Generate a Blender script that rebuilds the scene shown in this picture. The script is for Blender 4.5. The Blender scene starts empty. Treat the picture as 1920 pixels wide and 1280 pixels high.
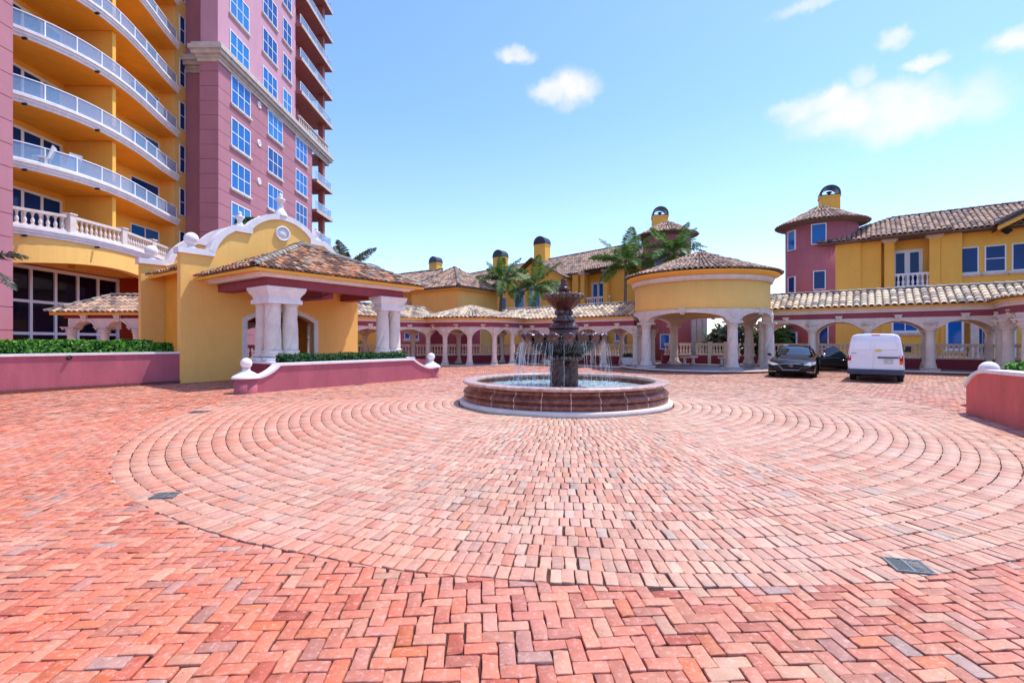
import bpy, math, random
import numpy as np
from mathutils import Vector, Matrix
from mathutils.geometry import tessellate_polygon
R = math.radians
rnd = random.Random(7)
SC = bpy.context.scene
COL = SC.collection
CAMZ = 1.57
WM = {}

# ---------------------------------------------------------------- mesh builder
class MB:
    def __init__(s):
        s.v = []; s.f = []; s.m = []; s.sm = []
    def add(s, verts, faces, mi=0, smooth=False):
        b = len(s.v)
        s.v.extend([tuple(p) for p in verts])
        for f in faces:
            s.f.append([i + b for i in f]); s.m.append(mi); s.sm.append(smooth)
    def quad(s, a, b, c, d, mi=0):
        s.add([a, b, c, d], [(0, 1, 2, 3)], mi)
    def box(s, x0, x1, y0, y1, z0, z1, mi=0):
        v = [(x0, y0, z0), (x1, y0, z0), (x1, y1, z0), (x0, y1, z0), (x0, y0, z1), (x1, y0, z1), (x1, y1, z1), (x0, y1, z1)]
        s.add(v, [(0, 3, 2, 1), (4, 5, 6, 7), (0, 1, 5, 4), (1, 2, 6, 5), (2, 3, 7, 6), (3, 0, 4, 7)], mi)
    def obox(s, c, ux, hx, hy, z0, z1, mi=0):
        """box around c=(x,y) with its x axis along the unit 2-D vector ux"""
        ux = Vector(ux).normalized(); uy = Vector((-ux.y, ux.x)); c = Vector(c)
        p = [c + ux * (sx * hx) + uy * (sy * hy) for sx, sy in ((-1, -1), (1, -1), (1, 1), (-1, 1))]
        s.prism([(q.x, q.y) for q in p], z0, z1, mi)
    def prism(s, poly, z0, z1, mi=0, taper=None):
        n = len(poly)
        top = taper or poly
        v = [(x, y, z0) for x, y in poly] + [(x, y, z1) for x, y in top]
        s.add(v, [tuple(range(n - 1, -1, -1)), tuple(range(n, 2 * n))] + [(i, (i + 1) % n, n + (i + 1) % n, n + i) for i in range(n)], mi)
    def lathe(s, prof, seg=24, c=(0, 0, 0), mi=0, mod=None, smooth=True, cap=True):
        v = []; f = []
        n = len(prof)
        for k, (r, z) in enumerate(prof):
            for i in range(seg):
                t = 2 * math.pi * i / seg
                q = r * (mod(t, z, k) if mod else 1)
                v.append((c[0] + q * math.cos(t), c[1] + q * math.sin(t), c[2] + z))
        for k in range(n - 1):
            for i in range(seg):
                j = (i + 1) % seg
                f.append((k * seg + i, k * seg + j, (k + 1) * seg + j, (k + 1) * seg + i))
        s.add(v, f, mi, smooth)
        if cap:
            b = len(s.v) - len(v)
            s.f.append([b + i for i in range(seg - 1, -1, -1)]); s.m.append(mi); s.sm.append(False)
            s.f.append([b + (n - 1) * seg + i for i in range(seg)]); s.m.append(mi); s.sm.append(False)
    def tube(s, pts, rad, seg=6, mi=0, smooth=True):
        pts = [Vector(p) for p in pts]
        n = len(pts); v = []; f = []
        for k, p in enumerate(pts):
            d = (pts[min(k + 1, n - 1)] - pts[max(k - 1, 0)])
            d = d.normalized() if d.length > 1e-9 else Vector((0, 0, 1))
            a = d.cross(Vector((0, 0, 1)))
            if a.length < 1e-3: a = d.cross(Vector((0, 1, 0)))
            a.normalize(); b = d.cross(a)
            r = rad[k] if isinstance(rad, (list, tuple)) else rad
            for i in range(seg):
                t = 2 * math.pi * i / seg
                v.append(p + a * (r * math.cos(t)) + b * (r * math.sin(t)))
        for k in range(n - 1):
            for i in range(seg):
                j = (i + 1) % seg
                f.append((k * seg + i, k * seg + j, (k + 1) * seg + j, (k + 1) * seg + i))
        f.append(tuple(range(seg - 1, -1, -1))); f.append(tuple((n - 1) * seg + i for i in range(seg)))
        s.add(v, f, mi, smooth)
    def ball(s, c, r, seg=20, rows=12, mi=0, sz=1.0):
        prof = [(max(1e-4, r * math.sin(math.pi * k / rows)), -r * sz * math.cos(math.pi * k / rows)) for k in range(rows + 1)]
        s.lathe(prof, seg, c, mi, cap=False)
    def extrude(s, outer, holes, fn, d0, d1, mi=0):
        """polygon with holes in (a, b); fn(a, b, d) gives the point; closed solid between d0 and d1"""
        loops = [outer] + list(holes)
        tri = tessellate_polygon([[Vector((a, b, 0)) for a, b in l] for l in loops])
        flat = [p for l in loops for p in l]
        n = len(flat)
        v = [fn(a, b, d0) for a, b in flat] + [fn(a, b, d1) for a, b in flat]
        f = [tuple(t) for t in tri] + [tuple(i + n for i in t[::-1]) for t in tri]
        o = 0
        for l in loops:
            m = len(l)
            for i in range(m):
                j = (i + 1) % m
                f.append((o + i, o + j, n + o + j, n + o + i))
            o += m
        s.add(v, f, mi)
    def sweep(s, path, d0, d1, z0, z1, mi=0, closed=False):
        """rectangular band along a 2-D path, from d0 to d1 to the right of it"""
        a = offset(path, d0, closed); b = offset(path, d1, closed); n = len(path)
        v = []
        for (p, q) in zip(a, b):
            v += [(p[0], p[1], z0), (q[0], q[1], z0), (q[0], q[1], z1), (p[0], p[1], z1)]
        f = []
        for i in range(n if closed else n - 1):
            j = (i + 1) % n
            for k in range(4):
                l = (k + 1) % 4
                f.append((4 * i + k, 4 * i + l, 4 * j + l, 4 * j + k))
        if not closed:
            f.append((0, 3, 2, 1)); e = 4 * (n - 1); f.append((e, e + 1, e + 2, e + 3))
        s.add(v, f, mi)

def offset(path, d, closed=False):
    n = len(path); out = []
    P = [Vector(p) for p in path]
    for i in range(n):
        if closed: a, b = P[i - 1], P[(i + 1) % n]
        else: a, b = (P[i - 1] if i else None), (P[i + 1] if i < n - 1 else None)
        ns = []
        for u, w in ((a, P[i]), (P[i], b)):
            if u is None or w is None: continue
            t = (w - u)
            if t.length < 1e-6: continue
            t.normalize(); ns.append(Vector((t.y, -t.x)))
        if len(ns) == 2:
            m = ns[0] + ns[1]
            if m.length < 1e-3: m = ns[0].copy()
            m.normalize()
            k = 1 / max(.5, m.dot(ns[0]))
        else: m = ns[0]; k = 1
        q = P[i] + m * (d[i] if isinstance(d, (list, tuple)) else d) * k
        out.append((q.x, q.y))
    return out

def mesh_of(name, mb, mats):
    if isinstance(mb, bpy.types.Mesh): return mb
    me = bpy.data.meshes.new(name)
    me.from_pydata(mb.v, [], mb.f)
    for m in (mats if isinstance(mats, (list, tuple)) else [mats]): me.materials.append(m)
    me.polygons.foreach_set('material_index', mb.m)
    me.polygons.foreach_set('use_smooth', mb.sm)
    me.update()
    return me

def tag(o, label=None, cat=None, group=None, kind=None):
    if label: o['label'] = label
    if cat: o['category'] = cat
    if group: o['group'] = group
    if kind: o['kind'] = kind
    return o

def thing(name, label, cat, loc=(0, 0, 0), rz=0, group=None):
    o = bpy.data.objects.new(name, None); COL.objects.link(o)
    o.empty_display_size = .3
    o.location = loc; o.rotation_euler = (0, 0, rz)
    WM[o] = Matrix.Translation(loc) @ Matrix.Rotation(rz, 4, 'Z')
    return tag(o, label, cat, group)

def part(name, mb, mats, parent=None, loc=(0, 0, 0), rz=0, local=False, label=None):
    """one mesh object; its coordinates are world ones unless local"""
    o = bpy.data.objects.new(name, mesh_of(name, mb, mats)); COL.objects.link(o)
    o.location = loc; o.rotation_euler = (0, 0, rz)
    B = Matrix.Translation(loc) @ Matrix.Rotation(rz, 4, 'Z')
    if parent is not None:
        o.parent = parent
        if local: WM[o] = WM[parent] @ B
        else: o.matrix_parent_inverse = WM[parent].inverted(); WM[o] = B
    else: WM[o] = B
    if label: o['label'] = label
    return o

def setting(name, mb, mats, kind='structure', **k):
    return tag(part(name, mb, mats, **k), kind=kind)

def clone(root, loc, rz=0, label=None, group=None):
    def rec(o, par):
        c = o.copy(); COL.objects.link(c); c.parent = par
        for ch in o.children: rec(ch, c)
        return c
    c = rec(root, root.parent); c.location = loc; c.rotation_euler = (0, 0, rz)
    if label: c['label'] = label
    if group: c['group'] = group
    return c

# ---------------------------------------------------------------- materials
def lin(r, g, b):
    f = lambda c: (c / 255 / 12.92) if c / 255 <= .04045 else ((c / 255 + .055) / 1.055) ** 2.4
    return (f(r), f(g), f(b), 1)

def mat(name, col, rough=.8, spec=.3, var=.12, scale=2.0, bump=.15, bscale=60, col2=None, metal=0, coat=0, streak=0, grime=0):
    m = bpy.data.materials.new(name); m.use_nodes = True
    t = m.node_tree; N = t.nodes; L = t.links
    p = N['Principled BSDF']
    p.inputs['Roughness'].default_value = rough
    p.inputs['Specular IOR Level'].default_value = spec
    p.inputs['Metallic'].default_value = metal
    p.inputs['Coat Weight'].default_value = coat
    p.inputs['Base Color'].default_value = col
    g = N.new('ShaderNodeNewGeometry')
    if var:
        n1 = N.new('ShaderNodeTexNoise'); n1.inputs['Scale'].default_value = scale; n1.inputs['Detail'].default_value = 6; n1.inputs['Roughness'].default_value = .65
        src = g.outputs['Position']
        if streak:
            mp = N.new('ShaderNodeMapping'); mp.inputs['Scale'].default_value = (1, 1, streak); L.new(src, mp.inputs[0]); src = mp.outputs[0]
        L.new(src, n1.inputs['Vector'])
        r = N.new('ShaderNodeValToRGB')
        r.color_ramp.elements[0].position = .28; r.color_ramp.elements[1].position = .72
        c2 = col2 or tuple(c * (1 - var) for c in col[:3]) + (1,)
        r.color_ramp.elements[0].color = c2
        r.color_ramp.elements[1].color = tuple(min(1, c * (1 + var * .6)) for c in col[:3]) + (1,)
        L.new(n1.outputs['Fac'], r.inputs[0]); out = r.outputs[0]
        if grime:
            # rain streaks and patched paint
            mp2 = N.new('ShaderNodeMapping'); mp2.inputs['Scale'].default_value = (1, 1, .12); L.new(g.outputs['Position'], mp2.inputs[0])
            n3 = N.new('ShaderNodeTexNoise'); n3.inputs['Scale'].default_value = 2.6; n3.inputs['Detail'].default_value = 7; n3.inputs['Roughness'].default_value = .7; L.new(mp2.outputs[0], n3.inputs['Vector'])
            q3 = N.new('ShaderNodeMapRange'); q3.inputs[1].default_value = .48; q3.inputs[2].default_value = .78; q3.inputs[3].default_value = 1; q3.inputs[4].default_value = 1 - grime; L.new(n3.outputs['Fac'], q3.inputs[0])
            n4 = N.new('ShaderNodeTexNoise'); n4.inputs['Scale'].default_value = 14; n4.inputs['Detail'].default_value = 8; n4.inputs['Roughness'].default_value = .75; L.new(g.outputs['Position'], n4.inputs['Vector'])
            q4 = N.new('ShaderNodeMapRange'); q4.inputs[1].default_value = .3; q4.inputs[2].default_value = .7; q4.inputs[3].default_value = .94; q4.inputs[4].default_value = 1.05; L.new(n4.outputs['Fac'], q4.inputs[0])
            for qq in (q3, q4):
                mm = N.new('ShaderNodeMix'); mm.data_type = 'RGBA'; mm.blend_type = 'MULTIPLY'; mm.inputs[0].default_value = 1; L.new(out, mm.inputs[6]); L.new(qq.outputs[0], mm.inputs[7]); out = mm.outputs[2]
        L.new(out, p.inputs['Base Color'])
    if bump:
        n2 = N.new('ShaderNodeTexNoise'); n2.inputs['Scale'].default_value = bscale; n2.inputs['Detail'].default_value = 4
        L.new(g.outputs['Position'], n2.inputs['Vector'])
        b = N.new('ShaderNodeBump'); b.inputs['Strength'].default_value = bump; b.inputs['Distance'].default_value = .02
        L.new(n2.outputs['Fac'], b.inputs['Height']); L.new(b.outputs[0], p.inputs['Normal'])
    return m

def island_mat(name, stops, rough=.75, spec=.3, bump=.3, bscale=40, dirt=.25, dscale=9):
    """colour picked per loose piece (tile, leaf), then weathered with noise"""
    m = bpy.data.materials.new(name); m.use_nodes = True
    t = m.node_tree; N = t.nodes; L = t.links; p = N['Principled BSDF']
    p.inputs['Roughness'].default_value = rough; p.inputs['Specular IOR Level'].default_value = spec
    g = N.new('ShaderNodeNewGeometry'); r = N.new('ShaderNodeValToRGB')
    r.color_ramp.interpolation = 'LINEAR'
    e = r.color_ramp.elements
    e[0].position = stops[0][0]; e[0].color = stops[0][1]
    e[1].position = stops[-1][0]; e[1].color = stops[-1][1]
    for pos, c in stops[1:-1]:
        x = e.new(pos); x.color = c
    L.new(g.outputs['Random Per Island'], r.inputs[0])
    n = N.new('ShaderNodeTexNoise'); n.inputs['Scale'].default_value = dscale; n.inputs['Detail'].default_value = 5
    L.new(g.outputs['Position'], n.inputs['Vector'])
    mr = N.new('ShaderNodeMapRange'); mr.inputs[1].default_value = .3; mr.inputs[2].default_value = .7; mr.inputs[3].default_value = 1 - dirt; mr.inputs[4].default_value = 1 + dirt * .4
    L.new(n.outputs['Fac'], mr.inputs[0])
    mx = N.new('ShaderNodeMix'); mx.data_type = 'RGBA'; mx.blend_type = 'MULTIPLY'; mx.inputs[0].default_value = 1
    L.new(r.outputs[0], mx.inputs[6]); L.new(mr.outputs[0], mx.inputs[7]); L.new(mx.outputs[2], p.inputs['Base Color'])
    if bump:
        n2 = N.new('ShaderNodeTexNoise'); n2.inputs['Scale'].default_value = bscale; L.new(g.outputs['Position'], n2.inputs['Vector'])
        b = N.new('ShaderNodeBump'); b.inputs['Strength'].default_value = bump; b.inputs['Distance'].default_value = .01
        L.new(n2.outputs['Fac'], b.inputs['Height']); L.new(b.outputs[0], p.inputs['Normal'])
    return m

M = {}
M['yellow'] = mat('yellow_stucco', lin(252, 190, 86), var=.1, scale=.5, grime=.06, bump=.25, bscale=35)
M['yellow2'] = mat('pale_yellow_stucco', lin(252, 198, 110), var=.08, scale=.6, grime=.07, bump=.25, bscale=35)
M['orange'] = mat('orange_yellow_stucco', lin(244, 176, 62), var=.1, scale=.8, grime=.1, bump=.2, bscale=35)
M['purple'] = mat('purple_pink_stucco', lin(180, 98, 110), var=.2, scale=1.6, grime=.16, bump=.35, bscale=30, streak=.35)
M['coral'] = mat('coral_stucco', lin(216, 112, 106), var=.18, scale=1.8, grime=.16, bump=.35, bscale=30, streak=.4)
M['pink'] = mat('mauve_pink_stucco', lin(184, 124, 134), var=.1, scale=.35, grime=.1, bump=.15, bscale=20)
M['pink2'] = mat('light_pink_stucco', lin(208, 154, 168), var=.1, scale=.35, grime=.1, bump=.15, bscale=20)
M['rose'] = mat('rose_stucco', lin(198, 112, 114), var=.12, scale=.6, grime=.12, bump=.2, bscale=30)
M['maroon'] = mat('maroon_stucco', lin(140, 56, 70), var=.14, scale=1.2, grime=.15, bump=.2, bscale=30)
M['red'] = mat('dark_red_paint', lin(176, 58, 30), var=.1, scale=.8)
M['beam'] = mat('beam_purple_stucco', lin(150, 74, 90), var=.1, scale=1.0, grime=.12)
M['balcony'] = mat('brown_rose_stucco', lin(172, 104, 94), var=.12, scale=.6, grime=.12)
M['cream'] = mat('cream_cast_stone', lin(226, 210, 198), var=.14, scale=3, grime=.14, bump=.3, bscale=45)
M['white'] = mat('white_cast_stone', lin(236, 230, 230), var=.12, scale=3, grime=.12, bump=.2, bscale=45)
M['greystone'] = mat('weathered_cornice_stone', lin(205, 192, 180), var=.22, scale=2, bump=.3, bscale=30)
M['frame'] = mat('white_window_frame', lin(232, 236, 240), rough=.4, var=0, bump=0)
M['floor'] = mat('grey_slate_floor', lin(120, 116, 128), rough=.45, var=.2, scale=2.5, bump=.15)
M['riser'] = mat('dark_brick_riser', lin(120, 72, 66), var=.35, scale=14, bump=.5)
M['dark'] = mat('dark_metal', lin(38, 38, 42), rough=.5, var=.1, bump=0)
M['cap'] = mat('chimney_cap_metal', lin(72, 76, 84), rough=.45, metal=.5, var=.2, scale=4, bump=0)
M['ground'] = mat('mortar_ground', lin(84, 54, 46), rough=.95, var=.3, scale=5, bump=.4, col2=lin(38, 26, 24))
M['underlay'] = mat('roof_underlay', lin(128, 108, 102), rough=.9, var=.3, scale=6, bump=0)
M['soffit'] = mat('eave_soffit', lin(226, 164, 70), var=.1)
M['bark'] = mat('palm_trunk', lin(120, 108, 96), var=.3, scale=9, bump=.6, bscale=25)
M['shaft'] = mat('palm_crownshaft', lin(110, 140, 66), rough=.5, var=.2, scale=5, bump=.1)

def glass_mat(name, col, rough=.06, var=.25, spec=.35):
    m = mat(name, col, rough=rough, spec=spec, var=var, scale=.6, bump=0)
    p = m.node_tree.nodes['Principled BSDF']
    return m
M['glass'] = glass_mat('blue_window_glass', lin(12, 106, 186))
M['glass_b'] = glass_mat('blue_window_glass_shade_down', lin(38, 128, 196), var=.15)
M['glass_c'] = glass_mat('blue_window_glass_dark_room', lin(6, 74, 148), var=.3)
M['glass2'] = glass_mat('deep_blue_window_glass', lin(8, 58, 122), spec=.22)
M['glass3'] = glass_mat('dark_lobby_glass', lin(8, 20, 40))
m = mat('balcony_glass', lin(150, 182, 216), rough=.08, spec=.6, var=0, bump=0)
m.node_tree.nodes['Principled BSDF'].inputs['Alpha'].default_value = .42
M['bglass'] = m

T_ = lambda r, g, b: lin(r, g * .99, b * .90)
M['tile_warm'] = island_mat('terracotta_barrel_tile', [(0, T_(84, 68, 68)), (.22, T_(132, 94, 82)), (.45, T_(186, 122, 94)), (.62, T_(204, 148, 120)), (.78, T_(186, 162, 152)), (.9, T_(112, 94, 94)), (1, T_(82, 76, 82))])
M['tile_pale'] = island_mat('pale_barrel_tile', [(0, T_(120, 112, 116)), (.15, T_(176, 162, 158)), (.4, T_(222, 204, 194)), (.6, T_(230, 212, 196)), (.8, T_(218, 190, 170)), (.92, T_(168, 150, 150)), (1, T_(140, 132, 140))])
M['tile_far'] = island_mat('brown_barrel_tile', [(0, T_(104, 88, 90)), (.25, T_(160, 134, 130)), (.5, T_(190, 158, 146)), (.75, T_(206, 172, 158)), (.9, T_(140, 116, 114)), (1, T_(120, 106, 112))])
M['tile_ridge'] = island_mat('grey_ridge_tile', [(0, T_(100, 96, 104)), (.5, T_(150, 142, 146)), (1, T_(176, 160, 156))])

def leaf_mat(name, a, b, c, trans=.25):
    m = island_mat(name, [(0, a), (.5, b), (1, c)], rough=.5, spec=.4, bump=0, dirt=.2, dscale=3)
    p = m.node_tree.nodes['Principled BSDF']
    try:
        p.inputs['Subsurface Weight'].default_value = 0
    except Exception: pass
    N = m.node_tree.nodes; L = m.node_tree.links
    tr = N.new('ShaderNodeBsdfTranslucent'); mx = N.new('ShaderNodeMixShader'); mx.inputs[0].default_value = trans
    src = p.inputs['Base Color'].links[0].from_socket
    L.new(src, tr.inputs[0]); L.new(p.outputs[0], mx.inputs[1]); L.new(tr.outputs[0], mx.inputs[2])
    L.new(mx.outputs[0], N['Material Output'].inputs[0])
    return m
M['hedge'] = leaf_mat('hedge_leaf', lin(30, 84, 22), lin(66, 136, 36), lin(128, 180, 60))
M['hedge2'] = leaf_mat('dark_hedge_leaf', lin(16, 52, 26), lin(36, 84, 36), lin(66, 112, 54))
M['palm'] = leaf_mat('palm_leaf', lin(46, 82, 38), lin(84, 124, 56), lin(138, 164, 82), .35)
M['palm2'] = leaf_mat('grey_green_leaf', lin(52, 62, 56), lin(88, 98, 84), lin(126, 130, 108))
M['hedgecore'] = mat('hedge_inner', lin(18, 34, 14), rough=1, var=.3, scale=8, bump=0)

# ---------------------------------------------------------------- roofs
def tile_col(mb, B, T, wb, wt, nrm, expo=.38, seg=4, h=None, start=True):
    L = (T - B).length
    if L < .08: return
    n = max(1, round(L / expo)); e = (T - B) / n
    for k in range(n):
        f0 = k / n; f1 = (k + 1) / n
        p0 = B + e * (k - .12 + rnd.uniform(-.05, .05)) ; p1 = B + e * (k + 1)
        w0 = wb.lerp(wt, f0) * rnd.uniform(.96, 1.06); w1 = wb.lerp(wt, f1) * .86
        sh = wb.normalized() * rnd.uniform(-.012, .012)
        hh0 = h if h else w0.length * .75
        ring = []; inner = []; up = []
        lift = rnd.uniform(.02, .035)
        for i in range(seg + 1):
            t = math.pi * i / seg
            c, s_ = math.cos(t), math.sin(t)
            ring.append(p0 + sh + w0 * c + nrm * (hh0 * s_ + lift))
            inner.append(p0 + sh + w0 * (c * .76) + nrm * (hh0 * s_ * .74 + lift - .012))
            up.append(p1 + w1 * c + nrm * (hh0 * .86 * s_ + .004))
        v = ring + up + inner; q = seg + 1
        f = [(i, i + 1, q + i + 1, q + i) for i in range(seg)] 
        g = [(2 * q + i, 2 * q + i + 1, i + 1, i) for i in range(seg)]
        b = len(mb.v)
        mb.add(v, f + g, 0, False)

def roof_plane(mb, poly, pitch=.27, expo=.38, seg=4):
    """tiles over a planar polygon whose first edge is the eave"""
    P = [Vector(p) for p in poly]
    x = (P[1] - P[0]).normalized(); n = (P[1] - P[0]).cross(P[2] - P[1])
    if len(P) > 3 and n.length < 1e-6: n = (P[1] - P[0]).cross(P[3] - P[0])
    n.normalize()
    if n.z < 0: n = -n
    y = n.cross(x)
    if y.z < 0: y = -y
    q = [((p - P[0]).dot(x), (p - P[0]).dot(y)) for p in P]
    mb.add([p - n * .01 for p in P], [tuple(range(len(P)))], 1)
    x0 = min(a for a, b in q); x1 = max(a for a, b in q)
    m = max(1, round((x1 - x0) / pitch)); w = (x1 - x0) / m
    for i in range(m):
        xs = x0 + (i + .5) * w; ys = []
        for k in range(len(q)):
            a, b = q[k], q[(k + 1) % len(q)]
            if (a[0] - xs) * (b[0] - xs) < 0: ys.append(a[1] + (b[1] - a[1]) * (xs - a[0]) / (b[0] - a[0]))
        if len(ys) < 2: continue
        lo, hi = min(ys), max(ys)
        tile_col(mb, P[0] + x * xs + y * lo, P[0] + x * xs + y * hi, x * (w * .45), x * (w * .45), n, expo, seg)

def roof_strip(mb, lo, up, pitch=.27, expo=.38, seg=4):
    """tiles between a lower and an upper polyline of equal length (for straight and curved runs)"""
    for i in range(len(lo) - 1):
        a, b, c, d = Vector(lo[i]), Vector(lo[i + 1]), Vector(up[i + 1]), Vector(up[i])
        n = (b - a).cross(d - a)
        if n.length < 1e-6: n = (b - a).cross(c - b)
        n.normalize()
        if n.z < 0: n = -n
        mb.add([a - n * .01, b - n * .01, c - n * .01, d - n * .01], [(0, 1, 2, 3)], 1)
        m = max(1, round(max((b - a).length, (c - d).length * .8) / pitch))
        for k in range(m):
            f = (k + .5) / m
            B = a.lerp(b, f); T = d.lerp(c, f)
            tile_col(mb, B, T, (b - a) * (.45 / m), (c - d) * (.45 / m) if (c - d).length > .02 * m else (b - a) * (.1 / m), n, expo, seg)

def ridge(mb, a, b, w=.15, expo=.4, seg=5):
    a, b = Vector(a), Vector(b); d = (b - a).normalized()
    s = d.cross(Vector((0, 0, 1))).normalized(); n = s.cross(d)
    if n.z < 0: n = -n
    mb2 = MB(); tile_col(mb2, a, b, s * w, s * w, n, expo, seg, h=w * .85)
    mb.add(mb2.v, mb2.f, 2)

ROOF = lambda k: [M[k], M['underlay'], M['tile_ridge']]

def cone_roof(mb, c, r, z0, z1, pitch=.27, expo=.38, seg=4, a0=0, a1=2 * math.pi, rtop=.12):
    c = Vector((c[0], c[1], 0)); n0 = round(r * (a1 - a0) / pitch)
    levels = [(r, n0)]
    rr = r; n = n0
    while rr > .7: rr /= 2; n = max(6, n // 2); levels.append((rr, n))
    levels.append((rtop, n))
    zz = lambda q: z0 + (z1 - z0) * (r - q) / (r - rtop)
    for (ra, na), (rb, _) in zip(levels, levels[1:]):
        for i in range(na):
            t = a0 + (a1 - a0) * (i + .5) / na
            u = Vector((math.sin(t), -math.cos(t), 0)); s = Vector((math.cos(t), math.sin(t), 0))
            B = c + u * ra + Vector((0, 0, zz(ra))); T = c + u * rb + Vector((0, 0, zz(rb)))
            n = s.cross((T - B)).normalized()
            if n.z < 0: n = -n
            h = math.pi * 0 + (a1 - a0) / na * .4
            tile_col(mb, B, T, s * (ra * h), s * (rb * h), n, expo, seg)
    k = 48
    v = [(c.x + r * math.sin(a0 + (a1 - a0) * i / k), c.y - r * math.cos(a0 + (a1 - a0) * i / k), z0 - .01) for i in range(k + 1)] + [(c.x, c.y, z1 - .01)]
    mb.add(v, [(i, i + 1, k + 1) for i in range(k)], 1)
    mb.lathe([(.2, z1 - .12), (.16, z1 + .05), (.02, z1 + .1)], 10, (c.x, c.y, 0), 2, cap=False)

# ---------------------------------------------------------------- windows
_wc = {}
def window(parent, loc, rz, w, h, nx=2, ny=2, sill=True, glass='glass', name='window', bar=.05, fr=.08, depth=.06, arched=0):
    """loc: bottom centre on the wall; local -y looks out"""
    key = (round(w, 2), round(h, 2), nx, ny, sill, glass, bar, fr, depth, arched)
    if key not in _wc:
        f = MB(); a = w / 2
        f.box(-a, a, -depth, .03, 0, fr); 
        f.box(-a, -a + fr, -depth, .03, fr, h - fr); f.box(a - fr, a, -depth, .03, fr, h - fr)
        f.box(-a, a, -depth, .03, h - fr, h)
        for i in range(1, nx):
            x = -a + fr + (w - 2 * fr) * i / nx
            f.box(x - bar / 2, x + bar / 2, -depth + .01, .02, fr, h - fr)
        for j in range(1, ny):
            z = fr + (h - 2 * fr) * j / ny
            f.box(-a + fr, a - fr, -depth + .013, .017, z - bar / 2, z + bar / 2)
        g = MB(); g.box(-a + fr * .6, a - fr * .6, -.022, .004, fr * .6, h - fr * .6)
        mf = mesh_of(name, f, M['frame']); mg = mesh_of('pane', g, M[glass])
        ms = None
        if sill:
            s = MB(); s.box(-a - .12, a + .12, -.16, .02, -.14, -.003); s.box(-a - .06, a + .06, -.1, .02, -.22, -.143)
            ms = mesh_of('sill', s, M['cream'])
        _wc[key] = (mf, mg, ms)
    mf, mg, ms = _wc[key]
    o = part(name, mf, None, parent, loc, rz)
    part('pane', mg, None, o, local=True)
    if ms: part('sill', ms, None, o, local=True)
    return o

# ---------------------------------------------------------------- columns, balusters
def column_mesh(name, r, h, twist=0, seg=28, base=True, plinth=True):
    mb = MB(); pr = []
    zb = 0
    if plinth: mb.box(-r * 1.38, r * 1.38, -r * 1.38, r * 1.38, 0, .11); zb = .13
    pr = [(r * 1.32, zb), (r * 1.34, zb + .04), (r * 1.24, zb + .09), (r * 1.12, zb + .13), (r * 1.2, zb + .16), (r * 1.18, zb + .2), (r * 1.02, zb + .23)]
    mb.lathe(pr, seg, cap=False)
    z0 = zb + .23; z1 = h - .12; n = 40 if twist else 6
    sh = []
    for k in range(n + 1):
        f = k / n
        sh.append((r * (1 - .1 * f * f), z0 + (z1 - z0) * f))
    def mod(t, z, k):
        if not twist: return 1
        a = (t * twist - (z - z0) * 3.3) % (2 * math.pi)
        return 1 - .14 * math.exp(-((a - math.pi) / .42) ** 2) + .02 * math.cos(a)
    mb.lathe(sh, seg if not twist else 80, cap=False, mod=mod)
    mb.lathe([(r * .9, z1), (r * 1.0, z1 + .03), (r * 1.0, z1 + .05), (r * .92, z1 + .07), (r * 1.08, z1 + .12)], seg, cap=True)
    return mesh_of(name, mb, M['cream'])

def capital_mesh(name, r, h, ornate=True, material='cream'):
    """Corinthian-like: two rows of leaves, corner volutes, moulded abacus"""
    mb = MB()
    def lf(t, z, k): return 1 + (.1 if k in (2, 5) else .03) * abs(math.cos(4 * t + (0 if k < 4 else math.pi / 4)))
    mb.lathe([(r * .92, 0), (r * 1.0, h * .12), (r * 1.22, h * .32), (r * 1.02, h * .36), (r * 1.1, h * .5), (r * 1.42, h * .7), (r * 1.15, h * .74), (r * 1.3, h * .84)], 32, mod=lf if ornate else None, cap=True)
    a = r * 1.62
    if ornate:
        for sx in (-1, 1):
            for sy in (-1, 1):
                mb.ball((sx * r * 1.2, sy * r * 1.2, h * .73), r * .26, 8, 6)
    mb.box(-a * .93, a * .93, -a * .93, a * .93, h * .84, h * .92); mb.box(-a, a, -a, a, h * .92, h)
    return mesh_of(name, mb, M[material])

def baluster_mesh(name, h, r=.07, material='cream', seg=12):
    mb = MB()
    mb.box(-r * .95, r * .95, -r * .95, r * .95, 0, h * .08); mb.box(-r * .95, r * .95, -r * .95, r * .95, h * .92, h)
    mb.lathe([(r * .8, h * .08), (r * .55, h * .13), (r * .8, h * .22), (r * 1.0, h * .33), (r * .85, h * .46), (r * .5, h * .6), (r * .42, h * .68), (r * .62, h * .72), (r * .5, h * .76), (r * .7, h * .84), (r * .8, h * .92)], seg, cap=False)
    return mesh_of(name, mb, M[material])

def balustrade(parent, a, b, z, h, bmesh, bh, step=.22, name='balustrade', material='cream', post=None):
    """rails as the part, each baluster a sub-part; a, b in the plane"""
    A, B = Vector(a), Vector(b); d = (B - A); L = d.length; d.normalize()
    mid = (A + B) / 2; rz = math.atan2(d.y, d.x)
    mb = MB()
    lo = (h - bh) * .45; 
    mb.box(-L / 2, L / 2, -.1, .1, 0, lo); mb.box(-L / 2, L / 2, -.12, .12, lo + bh, h - .03); mb.box(-L / 2, L / 2, -.1, .1, h - .03, h)
    o = part(name, mb, M[material], parent, (mid.x, mid.y, z), rz)
    n = max(1, round(L / step))
    for i in range(n):
        part('baluster', bmesh, None, o, (-L / 2 + (i + .5) * L / n, 0, lo), 0, local=True)
    return o
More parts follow.
